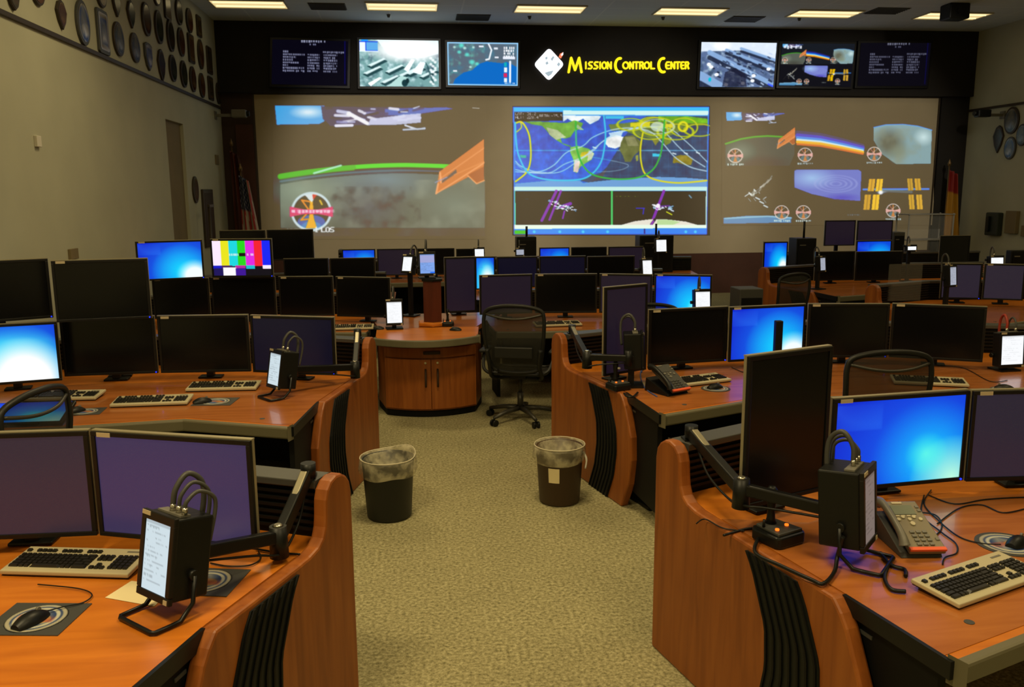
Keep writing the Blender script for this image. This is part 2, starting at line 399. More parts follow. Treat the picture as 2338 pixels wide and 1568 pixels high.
    def mesh(s, name, fn, gain=1.0, keep=None, under=(0, 0, 0)):
        """fn(s,t) -> point; s,t in 0..1 across and down"""
        nx, ny = s.nx, s.ny; q = s.C.clip(0, 1); L = np.where(q <= .04045, q/12.92, ((q+.055)/1.055)**2.4)*gain; L = np.clip(L-np.array(under), 0, None)  # the lit screen cloth adds its own light
        a, b, c, d = [np.array(fn(*k)) for k in ((0, 0), (1, 0), (0, 1), (1, 1))]
        S_, T_ = np.meshgrid(np.linspace(0, 1, nx), np.linspace(0, 1, ny)); S_ = S_[..., None]; T_ = T_[..., None]
        V = (a*(1-S_)+b*S_)*(1-T_)+(c*(1-S_)+d*S_)*T_
        idx = np.arange(nx*ny).reshape(ny, nx); q4 = np.stack([idx[:-1, :-1], idx[1:, :-1], idx[1:, 1:], idx[:-1, 1:]], -1)
        q4 = q4[keep[:-1, :-1]] if keep is not None else q4.reshape(-1, 4)
        me = bpy.data.meshes.new(name); me.vertices.add(nx*ny); me.vertices.foreach_set('co', V.reshape(-1).astype(np.float32))
        nf = len(q4); me.loops.add(nf*4); me.polygons.add(nf)
        me.loops.foreach_set('vertex_index', q4.reshape(-1).astype(np.int32)); me.polygons.foreach_set('loop_start', (np.arange(nf)*4).astype(np.int32))
        me.update(calc_edges=True)
        at = me.color_attributes.new('Col', 'FLOAT_COLOR', 'POINT'); cc = np.ones((nx*ny, 4), np.float32); cc[:, :3] = L.reshape(-1, 3)
        at.data.foreach_set('color', cc.reshape(-1)); me.validate()
        return me
FONT = {'A': (14, 17, 17, 31, 17, 17, 17), 'B': (30, 17, 17, 30, 17, 17, 30), 'C': (14, 17, 16, 16, 16, 17, 14), 'D': (30, 17, 17, 17, 17, 17, 30), 'E': (31, 16, 16, 30, 16, 16, 31),
 'G': (14, 17, 16, 23, 17, 17, 14), 'H': (17, 17, 17, 31, 17, 17, 17), 'I': (14, 4, 4, 4, 4, 4, 14), 'K': (17, 18, 20, 24, 20, 18, 17), 'L': (16, 16, 16, 16, 16, 16, 31), 'M': (17, 27, 21, 21, 17, 17, 17),
 'N': (17, 25, 21, 19, 17, 17, 17), 'O': (14, 17, 17, 17, 17, 17, 14), 'P': (30, 17, 17, 30, 16, 16, 16), 'R': (30, 17, 17, 30, 20, 18, 17), 'S': (15, 16, 16, 14, 1, 1, 30), 'T': (31, 4, 4, 4, 4, 4, 4),
 'U': (17, 17, 17, 17, 17, 17, 14), 'V': (17, 17, 17, 17, 17, 10, 4), '0': (14, 17, 19, 21, 25, 17, 14), '1': (4, 12, 4, 4, 4, 4, 14), '2': (14, 17, 1, 6, 8, 16, 31), '3': (30, 1, 1, 14, 1, 1, 30),
 '4': (2, 6, 10, 18, 31, 2, 2), '5': (31, 16, 30, 1, 1, 17, 14), '6': (6, 8, 16, 30, 17, 17, 14), '8': (14, 17, 17, 14, 17, 17, 14), '.': (0, 0, 0, 0, 0, 12, 12), ':': (0, 12, 12, 0, 12, 12, 0), '-': (0, 0, 0, 31, 0, 0, 0), '/': (1, 2, 2, 4, 8, 8, 16)}
def quad_pic(name, me, m, parent=None, world_root=None):
    o = bpy.data.objects.new(name, me); COL.objects.link(o); me.materials.clear(); me.materials.append(M[m])
    if parent: o.parent = parent
    return o

# ================================================================ ROOM SHELL
def slab(name, x0, y0, z0, x1, y1, z1, m, bevel=0, parent=None):
    return struct(name, MB().box(((x0+x1)/2, (y0+y1)/2, (z0+z1)/2), (x1-x0, y1-y0, z1-z0)), m, bevel, parent)
slab('floor', XL-.2, YN-.2, -.1, XR+.2, YF+.2, 0, 'carpet')
slab('ceiling', XL-.2, YN-.2, ZC, XR+.2, YF+.2, ZC+.1, 'ceil')
slab('wall_near', XL, YN-.15, 0, XR, YN, ZC, 'beige')
slab('wall_right', XR, YN, 0, XR+.15, YF+.15, ZC, 'beige')
# left wall with a tall recess near the far end
def wall_left():
    b = MB(); x0, x1 = XL-.15, XL; ya, yb, zt = 12.95, 13.9, 3.1
    for (a, c, p, q) in ((YN, ya, 0, ZC), (yb, YF+.15, 0, ZC), (ya, yb, zt, ZC)):
        b.box(((x0+x1)/2, (a+c)/2, (p+q)/2), (x1-x0, c-a, q-p))
    struct('wall_left', b, 'beige')
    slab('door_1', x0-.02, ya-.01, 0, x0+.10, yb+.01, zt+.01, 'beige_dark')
wall_left()
slab('wall_far', XL-.15, YF+.02, 0, XR+.15, YF+.17, ZC, 'dkbrown')
slab('trim_1', XL, YN, 3.565, XL+.03, YF, 3.61, 'railw', .004)
slab('trim_2', XR-.03, YN, 3.565, XR, YF, 3.61, 'railw', .004)
slab('trim_3', XL+.002, YF-.17, 3.86, XR-.002, YF+.02, ZC, 'black_wall')          # black header carrying the wall displays
slab('trim_4', -3.0, YF-.05, .0, 10.6, YF+.02, .80, 'maroon')                     # low panelling under the screen
slab('trim_5', XL+.002, YF-.06, 0, -2.86, YF+.02, 3.86, 'dkbrown')
slab('trim_6', 10.6, YF-.06, 0, XR-.002, YF+.02, 3.86, 'black_wall')
slab('trim_7', XL+.25, YF-.085, 1.0, -2.9, YF-.06, 3.3, 'maroon')
slab('baseboard_left', XL, YN, 0, XL+.02, 12.9, .1, 'railw')
slab('baseboard_right', XR-.02, YN, 0, XR, YF-.1, .1, 'railw')

# projection screen
scr = thing('projection_screen', 'wide beige projection screen filling the far wall below the black header', 'screen', (3.85, YF-.02, .80))
build('screen_fabric', MB().box((3.84, YF-.02, 2.33), (13.4, .05, 3.05)), 'screen', scr, world=True)
for nm, c, d in (('frame_edge', (3.84, YF-.03, 3.85), (13.44, .07, .03)), ('frame_edge', (-2.87, YF-.03, 2.33), (.03, .07, 3.05)), ('frame_edge', (10.55, YF-.03, 2.33), (.03, .07, 3.05))):
    build(nm, MB().box(c, d), 'railw', scr, world=True)
YS = YF-.05
def pic_on_wall(cv, name, y, m, label=None, cat=None, parent=None, keep=None, group=None, gain=1.0):
    x0, y0, x1, y1 = cv.b
    c = [at_y(u, v, y) for u, v in ((x0, y0), (x1, y0), (x0, y1), (x1, y1))]
    base = (c[2]+c[3])/2 if not parent else Vector((0, 0, 0))
    if parent: base = ROOT[parent.name].translation
    def fn(s, t):
        return tuple((c[0]*(1-s)+c[1]*s)*(1-t)+(c[2]*(1-s)+c[3]*s)*t - base)
    me = cv.mesh(name, fn, keep=keep, gain=gain, under=(.095, .068, .034) if m == 'proj' else (.07, .052, .027)); o = quad_pic(name, me, m, parent)
    if not parent: o.location = base; ROOT[o.name] = Matrix.Translation(base)
    if label: o['label'] = label
    if cat: o['category'] = cat
    if group: o['group'] = group
    return o

def emblem(cv, cx, cy, r, small=False, seed=0):
    cv.ell(cx, cy, r, r*1.0, (60, 45, 30), .75)
    if not small: cv.ell(cx, cy+r*.55, r*.72, r*.38, (40, 110, 190), .9); cv.ell(cx, cy+r*.75, r*.5, r*.22, (100, 175, 220), .5)
    else: cv.ell(cx, cy+r*.5, r*.7, r*.4, (90, 140, 150), .8)
    cv.poly([(cx-r*.07, cy-r*.9), (cx+r*.07, cy-r*.9), (cx+r*.12, cy+r*.3), (cx+r*.3, cy+r*.9), (cx-r*.3, cy+r*.9), (cx-r*.12, cy+r*.3)], (245, 180, 30) if not small else (205, 130, 70))
    if not small:
        cv.line([(cx-r*.5, cy-r*.62), (cx-r*.1, cy-r*.05), (cx-r*.55, cy+r*.45), (cx-r*.2, cy+r*.4)], r*.09, (245, 150, 30))
        cv.line([(cx-r*.5, cy-r*.62), (cx+r*-.1, cy-r*.55)], r*.09, (245, 150, 30))
        cv.poly([(cx-r*.4, cy-r*.95), (cx+r*.3, cy-r*.95), (cx+r*.02, cy-r*.5)], (225, 235, 235)); cv.poly([(cx+r*.05, cy-r*.95), (cx+r*.3, cy-r*.9), (cx+r*.1, cy-r*.65)], (220, 50, 40))
        cv.line([(cx+r*.45, cy-r*.6), (cx+r*.55, cy-r*.4)], r*.1, (230, 190, 60))
    else:
        cv.line([(cx-r*.5, cy-r*.7), (cx+r*.3, cy+r*.3)], r*.15, (225, 140, 120), .8); cv.line([(cx+r*.45, cy-r*.7), (cx-r*.3, cy-r*.1)], r*.15, (215, 210, 200), .6)
    cv.ell(cx, cy, r, r, (215, 235, 240) if not small else (235, 220, 205), .95, ring=r*(.13 if not small else .16))
    cv.poly([(cx-r*1.13, cy-r*.28), (cx-r*.3, cy-r*.12), (cx+r*.3, cy-r*.12), (cx+r*1.13, cy-r*.28), (cx+r*1.13, cy+r*.28), (cx+r*.3, cy+r*.12), (cx-r*.3, cy+r*.12), (cx-r*1.13, cy+r*.28)], (225, 50, 115) if not small else (230, 175, 165))
    if not small: cv.text(cx-r*1.03, cy-r*.11, 'MISSION OPERATIONS', r*.125, (255, 225, 235)); cv.dash(cx-r*1.0, cy-r*.1, cx+r*1.0, r*.2, (255, 230, 240), 4, .75)

def station(cv, cx, cy, k, seed=3):
    r_ = random.Random(seed)
    for i in range(26):
        a = r_.uniform(0, 2*PI); d = abs(r_.gauss(0, 14))*k; x = cx+d*math.cos(a)*1.1; y = cy+d*math.sin(a)*.9; ang = r_.choice((-.6, .9)); L = r_.uniform(3, 11)*k
        cv.line([(x, y), (x+L*math.cos(ang), y+L*math.sin(ang))], r_.uniform(2, 4)*k, r_.choice(((200, 205, 190), (150, 150, 135), (235, 240, 230), (90, 85, 70))), .9)
    for i in range(3):
        x = cx+(14+9*i)*k; cv.line([(x, cy-6*k-9*i*k), (x+10*k, cy-22*k-9*i*k)], 4*k, (165, 160, 140), .8)
    cv.line([(cx, cy), (cx+42*k, cy-34*k)], 2*k, (190, 185, 170), .8); cv.line([(cx-20*k, cy+8*k), (cx-40*k, cy+35*k)], 1.5*k, (120, 110, 90), .5)
    for i in range(3): cv.line([(cx+(6+9*i)*k, cy+(10+9*i)*k), (cx+(14+9*i)*k, cy+(14+9*i)*k)], 4*k, (225, 235, 230), .9)

def shuttle_strip(cv, x0, y0, x1, y1):
    """bright band of spacecraft hull along the top of a camera view"""
    w, h = x1-x0, y1-y0; X = lambda f: x0+f*w; Y = lambda f: y0+f*h
    cv.poly([(X(0), Y(0)), (X(.27), Y(0)), (X(.26), Y(.5)), (X(.27), Y(.72)), (X(.24), Y(.85)), (X(.01), Y(.88))], (90, 175, 235))
    cv.ell(X(.18), Y(.3), w*.11, h*.34, (225, 245, 255), 1, soft=.9)
    cv.poly([(X(.25), Y(.02)), (X(1), Y(.1)), (X(.8), Y(.4)), (X(.62), Y(.86)), (X(.3), Y(.95)), (X(.26), Y(.6))], (70, 60, 95))
    cv.poly([(X(.6), Y(.16)), (X(.94), Y(.06)), (X(.98), Y(.16)), (X(.74), Y(.42)), (X(.6), Y(.45))], (80, 110, 190))
    r_ = random.Random(9)
    for i in range(34):
        f = r_.uniform(.27, .78); g = r_.uniform(.08, .8)*(1-.5*max(0, f-.55)); cv.line([(X(f), Y(g)), (X(f+r_.uniform(.02, .08)), Y(g+r_.uniform(-.12, .12)))], r_.uniform(.05, .16)*h, r_.choice(((220, 225, 255), (150, 150, 200), (50, 45, 70), (245, 245, 255), (90, 75, 110))), .85)
    cv.poly([(X(.5), Y(.9)), (X(.52), Y(.6)), (X(.72), Y(.4)), (X(.8), Y(.35)), (X(.8), Y(.78)), (X(.66), Y(.88))], (215, 220, 250), .9)
    cv.line([(X(.40), Y(.35)), (X(.5), Y(.8))], h*.18, (250, 250, 255)); cv.line([(X(.33), Y(.92)), (X(.42), Y(.9))], h*.14, (235, 235, 250))
    cv.line([(X(.71), Y(.9)), (X(.78), Y(1.08)), (X(.82), Y(1.02))], h*.09, (225, 230, 240)); cv.line([(X(.7), Y(1.1)), (X(.82), Y(1.05))], h*.1, (190, 200, 215))

def aurora_view(cv, x0, y0, x1, y1, sm=False):
    w, h = x1-x0, y1-y0; X = lambda f: x0+f*w; Y = lambda f: y0+f*h
    top = [(X(f), Y(.10+.26*(f-.62)**2*(1.35 if f < .62 else .5)+.05*max(0, f-.6))) for f in np.linspace(0, 1, 24)]
    body = [(x, y+h*.12) for x, y in top]
    fade = (112, 116, 100)
    cv.poly(body+[(X(1), Y(1)), (X(0.0), Y(1))], fade, .88)
    cv.ell(X(.1), Y(.42), w*.34, h*.45, (152, 172, 150), .8, soft=1.0); cv.ell(X(.5), Y(.3), w*.34, h*.3, (125, 152, 165), .75, soft=1.0)
    cv.ell(X(.85), Y(.6), w*.28, h*.45, (128, 142, 126), .7, soft=1.0); cv.ell(X(.42), Y(.62), w*.22, h*.36, (92, 92, 100), .8, soft=1.0)
    mk = (cv.X > X(.2)) & (cv.X < X(.68)) & (cv.Y > Y(.38)) & (cv.Y < Y(.95)); cv.noise(w*.045, 1.1, mk, 5, (70, 62, 60)) if not sm else None
    if not sm: cv.noise(w*.09, .9, (cv.Y > Y(.3)).astype(float)*((cv.X > X(0))), 11, (150, 158, 138))
    t2 = [(x, y+h*.02) for x, y in top]
    cv.line(t2[:21], h*.055, (75, 225, 45), 1)
    cv.line([(x, y+h*.025) for x, y in top[:9]], h*.07, (70, 190, 50), .9); cv.line([(X(.16), Y(.22)), (X(.29), Y(.125))], h*.025, (190, 245, 215), .9)
    cv.line([(x, y+h*.085) for x, y in top[:21]], h*.025, (120, 150, 165), .6)

def panel_wing(cv, x0, y0, x1, y1):
    w, h = x1-x0, y1-y0; X = lambda f: x0+f*w; Y = lambda f: y0+f*h
    O1, O2, O3 = (216, 128, 66), (238, 152, 88), (255, 172, 112)
    cv.poly([(X(1), Y(0)), (X(1), Y(.55)), (X(.02), Y(1)), (X(.08), Y(.60))], O1)
    cv.line([(X(1), Y(.17)), (X(.08), Y(.74))], h*.012, O3, .9); cv.poly([(X(.12), Y(.78)), (X(.42), Y(.56)), (X(.44), Y(.62)), (X(.12), Y(.82))], (95, 90, 90), .9)
    cv.line([(X(1), Y(.42)), (X(.38), Y(.66))], h*.014, O2); cv.line([(X(.02), Y(1)), (X(1), Y(.44))], h*.022, O3, .9); cv.line([(X(.06), Y(.82)), (X(.02), Y(1))], h*.03, O3)
    cv.line([(X(.1), Y(.62)), (X(.12), Y(.8))], h*.03, O3); cv.poly([(X(.66), Y(.66)), (X(1), Y(.5)), (X(1), Y(.76)), (X(.84), Y(.82))], (176, 98, 42)); cv.line([(X(.66), Y(.67)), (X(.84), Y(.82)), (X(1), Y(.76))], h*.02, O3)
    cv.line([(X(.0), Y(.80)), (X(.24), Y(.70))], h*.015, (150, 165, 210))

# ---- left projection
cv = Canvas(624, 238, 1110, 546, 487, 309)
aurora_view(cv, 640, 352, 1108, 540); emb = (709, 482)
cv.rect(637, 520, 1108, 546, (0, 0, 0), .35)
shuttle_strip(cv, 627, 241, 1042, 290)
cv.line([(1078, 246), (1094, 247)], 3, (190, 180, 160))
panel_wing(cv, 991, 314, 1106, 440)
emblem(cv, emb[0], emb[1], 43)
cv.text(716, 517, '1', 11, (255, 255, 255)); cv.text(731, 518, 'LOS', 10, (255, 255, 255)); cv.text(732, 518, 'LOS', 10, (255, 255, 255)); cv.dash(655, 521, 708, 4, (190, 180, 160), 2, .6)
cv.blur(2)
pic_on_wall(cv, 'projected_picture', YS, 'proj', 'green aurora arc over the earth with orange solar wing, projected at left of the screen', 'projection', gain=.92)

# ---- centre projection: world map with orbit tracks
def Z(p): return (1150+p[0]/3.136, 60+p[1]/3.136)
def Zs(l): return [Z(p) for p in l]
cv = Canvas(1170, 242, 1621, 537, 452, 296)
cv.poly(Zs([(65, 575), (1472, 575), (1455, 1490), (72, 1490)]), (50, 150, 235))
def zp(l, c, a=1.0): cv.poly(Zs(l), c, a)
def zl(l, w, c, a=1.0, sm=True): cv.line(Zs(l), w/3.136, c, a, sm)
zp([(70, 578), (1470, 578), (1468, 608), (72, 608)], (60, 195, 250)); zp([(420, 602), (1466, 604), (1464, 635), (420, 632)], (215, 248, 245))
zp([(82, 640), (1460, 640), (1452, 1150), (82, 1150)], (18, 98, 205))
zp([(82, 900), (700, 900), (690, 1120), (90, 1120)], (22, 108, 218))
# night side
zp([(1020, 640), (1460, 640), (1452, 1150), (540, 1150), (640, 1090), (730, 1000), (800, 890), (850, 790), (930, 700)], (72, 82, 104), .95)
for gx in range(130, 1450, 58): zl([(gx, 640), (gx-2, 1145)], 2, (110, 165, 225), .28, False)
for gy in range(690, 1140, 62): zl([(82, gy), (1456, gy)], 2, (110, 165, 225), .22, False)
zl([(82, 884), (1456, 884)], 5, (120, 200, 245), .9, False)
# Greenland and arctic
zp([(420, 635), (690, 640), (670, 670), (610, 700), (560, 660), (500, 690), (450, 660), (420, 680)], (238, 250, 255))
G1, G2, G3 = (120, 175, 70), (190, 205, 120), (95, 110, 60)
zp([(150, 680), (260, 680), (440, 690), (500, 670), (560, 690), (545, 730), (500, 745), (470, 790), (430, 800), (400, 790), (410, 830), (470, 850), (480, 860), (430, 845), (370, 810), (330, 780), (300, 740), (270, 710), (200, 700)], G1)
zp([(300, 720), (380, 740), (440, 790), (400, 800), (370, 810), (320, 770)], (205, 210, 175), .8); zp([(520, 700), (570, 740), (540, 740), (510, 720)], (170, 200, 150))
zp([(470, 860), (520, 850), (600, 870), (640, 905), (620, 950), (570, 980), (540, 1000), (515, 1045), (490, 1030), (495, 960), (470, 900)], (140, 200, 90)); zp([(500, 950), (540, 960), (525, 1040), (492, 1035)], (235, 215, 200)); zp([(550, 895), (610, 890), (590, 930), (540, 925)], (225, 200, 50), .9); zp([(600, 880), (640, 905), (622, 945), (590, 960)], (235, 235, 215), .8)
zp([(720, 800), (780, 770), (860, 790), (840, 850), (790, 870), (740, 860), (715, 830)], (250, 252, 250)); zp([(740, 760), (850, 740), (830, 790), (760, 790)], (225, 240, 245), .8)
zp([(850, 785), (920, 775), (985, 830), (970, 880), (925, 920), (900, 965), (860, 965), (845, 920), (820, 880), (830, 830)], (118, 122, 70)); zp([(860, 790), (930, 790), (960, 850), (880, 850)], (160, 158, 110), .8); zp([(935, 920), (955, 915), (955, 955), (940, 960)], (150, 155, 70))
zp([(740, 700), (860, 690), (1000, 670), (1150, 655), (1460, 668), (1460, 700), (1400, 710), (1330, 700), (1240, 760), (1180, 780), (1130, 800), (1080, 840), (1050, 800), (1000, 790), (920, 770), (850, 740), (760, 745)], (112, 128, 66)); zp([(1100, 640), (1300, 640), (1460, 660), (1460, 690), (1250, 690), (1100, 680)], (122, 190, 40), .9)
zp([(1050, 800), (1110, 800), (1080, 850)], (140, 138, 60)); zp([(1130, 790), (1200, 790), (1190, 830), (1150, 850)], (130, 140, 60))
zp([(1210, 930), (1260, 915), (1320, 920), (1350, 950), (1340, 985), (1290, 985), (1240, 970), (1205, 975)], (150, 135, 50)); zp([(1250, 925), (1310, 930), (1300, 960), (1240, 955)], (170, 150, 60), .6)
cv.noise(12, .22, ((cv.Y > Z((0, 640))[1]) & (cv.Y < Z((0, 1090))[1])), 8)
zp([(82, 1120), (300, 1100), (540, 1100), (560, 1115), (700, 1100), (850, 1085), (1100, 1072), (1300, 1078), (1452, 1090), (1452, 1150), (82, 1150)], (120, 170, 225), .95)
zp([(540, 1100), (620, 1060), (700, 1040), (740, 1000), (690, 1090), (600, 1112)], (105, 90, 85), .8)
# legend
zp([(76, 612), (416, 612), (416, 672), (240, 676), (76, 680)], (60, 40, 30)); cv.text(*Z((84, 616)), 'LAT:-31.2', 5.2, (225, 230, 220)); cv.text(*Z((84, 640)), 'ALT: 228.4', 5.2, (225, 230, 220)); cv.text(*Z((252, 630)), 'BETA:-35.5', 5.2, (225, 230, 220))
zp([(720, 640), (850, 642), (850, 662), (720, 660)], (20, 195, 235)); zp([(1058, 905), (1122, 908), (1120, 926), (1060, 926)], (40, 205, 235)); zp([(118, 915), (160, 918), (158, 936), (118, 934)], (40, 190, 160))
# tracks
WT = (195, 225, 240)
for l, wd, a in (([(85, 960), (130, 1000), (240, 1035), (350, 990), (440, 900), (560, 850), (630, 790), (760, 740), (900, 725), (1040, 750), (1130, 830), (1220, 930), (1330, 1000), (1450, 1030)], 8, .85),
               ([(85, 1020), (200, 1042), (330, 1040), (430, 980), (560, 930), (650, 860), (760, 780), (900, 735), (1050, 720), (1150, 760), (1240, 850), (1330, 930), (1440, 1000)], 8, .8),
               ([(85, 1035), (260, 1045), (400, 1035), (520, 960), (640, 880), (700, 820), (860, 745), (1000, 715), (1180, 730), (1290, 810), (1390, 900), (1456, 965)], 7, .85),
               ([(85, 975), (160, 1030), (300, 1040)], 6, .6), ([(620, 930), (760, 955), (880, 985), (850, 1015), (760, 1032), (660, 1035)], 5, .5)): zl(l, wd, WT, a)
for x, y in ((1215, 905), (1300, 903), (1388, 900), (640, 862)): zl([(x-10, y-3), (x+12, y+4)], 8, (225, 240, 245), 1, False)
YL = (232, 222, 30)
zl([(85, 690), (130, 685), (175, 760), (190, 860), (188, 960), (160, 1040), (85, 1105)], 12, YL); zl([(88, 755), (125, 720), (118, 680)], 10, (225, 215, 60), .9)
zl([(988, 760), (972, 860), (975, 960), (1005, 1050), (1090, 1095), (1250, 1115), (1455, 1098)], 11, YL)
for cx, cy, rx, ry in ((900, 700, 95, 42), (1090, 715, 125, 62), (1045, 745, 125, 60), (1285, 720, 100, 65), (1400, 740, 110, 42), (1225, 752, 130, 55), (1060, 685, 90, 36)):
    cv.ell(*Z((cx, cy)), rx/3.136, ry/3.136, (205, 215, 35), .85, ring=2.6)
cv.ell(*Z((1280, 715)), 10, 10, (240, 230, 0), .9, ring=5); zp([(900, 690), (1040, 680), (1040, 712), (900, 716)], (230, 220, 40), .9); zp([(1155, 695), (1210, 700), (1205, 722), (1155, 720)], (235, 220, 60), .9)
cv.ell(*Z((1095, 715)), 16, 11, (215, 235, 225), .7); cv.ell(*Z((1095, 715)), 38, 16, (205, 225, 215), .7, ring=2)
zl([(82, 690), (90, 830), (110, 930), (170, 1040), (270, 1085), (420, 1097), (560, 1085), (640, 1035), (690, 960), (712, 860), (720, 760), (708, 640)], 11, (50, 205, 240))
zl([(508, 680), (510, 780), (518, 880), (560, 990), (640, 1060), (800, 1088), (960, 1075), (1060, 1020), (1110, 930), (1132, 820), (1145, 670)], 11, (40, 185, 70))
zl([(508, 740), (512, 850)], 11, (50, 195, 170), .7)
# lower windows
zp([(72, 1142), (1456, 1142), (1455, 1172), (72, 1172)], (205, 245, 235)); zp([(84, 1174), (758, 1174), (758, 1420), (84, 1420)], (0, 0, 0)); zp([(772, 1174), (1446, 1174), (1446, 1420), (772, 1420)], (0, 0, 0))
zp([(70, 1172), (84, 1172), (86, 1430), (72, 1430)], (110, 220, 180)); zp([(757, 1172), (773, 1172), (773, 1420), (757, 1420)], (90, 205, 110)); zp([(1446, 1172), (1456, 1172), (1454, 1430), (1444, 1430)], (190, 225, 210))
PU = (150, 40, 185)
for a, b, w_ in (((370, 1176), (268, 1388), 22), ((402, 1176), (322, 1382), 18), ((428, 1320), (416, 1372), 14), ((400, 1290), (470, 1265), 26)): zl([a, b], w_, PU, .95, False)
zl([(1140, 1176), (1050, 1410)], 22, PU, .95, False); zl([(1090, 1285), (1180, 1280)], 14, (120, 40, 150), .9, False)
r_ = random.Random(4)
for (cx, cy, sx, n) in ((430, 1295, 85, 30), (1130, 1295, 80, 26), (350, 1255, 40, 10)):
    for i in range(n):
        x = cx+r_.uniform(-sx, sx)*.9; y = cy+(x-cx)*.12+r_.uniform(-14, 16); zl([(x, y), (x+r_.uniform(4, 18), y+r_.uniform(-8, 8))], r_.uniform(5, 11), r_.choice(((225, 235, 245), (150, 190, 215), (255, 255, 255))), .95, False)
cv.ell(*Z((1098, 1280)), 5, 5, (255, 245, 255)); zl([(940, 1298), (1000, 1298)], 9, (60, 40, 190), 1, False); zl([(995, 1300), (990, 1340)], 10, (60, 40, 190), 1, False); zl([(1160, 1325), (1198, 1345)], 11, (205, 205, 30), 1, False)
for i in range(16): zl([(r_.uniform(90, 1440), r_.uniform(1190, 1410))]*2, 5, (170, 170, 150), .8, False)
for i in range(4): cv.dash(*Z((90+60*(i % 2), 1186+14*i)), Z((210, 0))[0], 2, (140, 140, 130), i, .7)
cv.dash(*Z((778, 1208)), Z((985, 0))[0], 2.6, (150, 150, 30), 3, .9); cv.line([Z((1325, 1205)), Z((1340, 1222))], 4, (120, 150, 160))
zp([(830, 1420), (930, 1392), (1040, 1378), (1180, 1380), (1300, 1395), (1390, 1420)], (240, 232, 215)); zp([(1085, 1418), (1095, 1380), (1200, 1384), (1260, 1400), (1210, 1418)], (195, 225, 160)); zl([(1075, 1380), (1050, 1415)], 18, (45, 25, 45), 1, False); zl([(1065, 1392), (1050, 1415)], 11, (165, 60, 200), 1, False)
zp([(72, 1418), (1454, 1418), (1453, 1444), (72, 1450)], (240, 255, 235))
zp([(74, 1450), (1452, 1444), (1450, 1482), (76, 1490)], (20, 140, 245)); zp([(76, 1460), (160, 1460), (160, 1488), (78, 1488)], (80, 200, 40)); zp([(200, 1456), (890, 1452), (890, 1478), (205, 1482)], (15, 150, 245), .9)
for x in (215, 395, 560, 735, 1300, 1370): cv.ell(*Z((x, 1470)), 3.4, 3.4, (120, 225, 255), .8)
zp([(155, 1455), (168, 1455), (168, 1490), (155, 1490)], (10, 20, 60)); zp([(995, 1448), (1006, 1448), (1006, 1486), (995, 1486)], (20, 20, 120))
zl([(69, 578), (1471, 577), (1454, 1486), (75, 1489), (69, 578)], 5, (70, 90, 235), .8, False)
cv.blur(1)
pic_on_wall(cv, 'projected_picture', YS-.004, 'proj_map', 'blue world map with looping orbit tracks projected in the middle of the screen', 'projection', gain=.98)

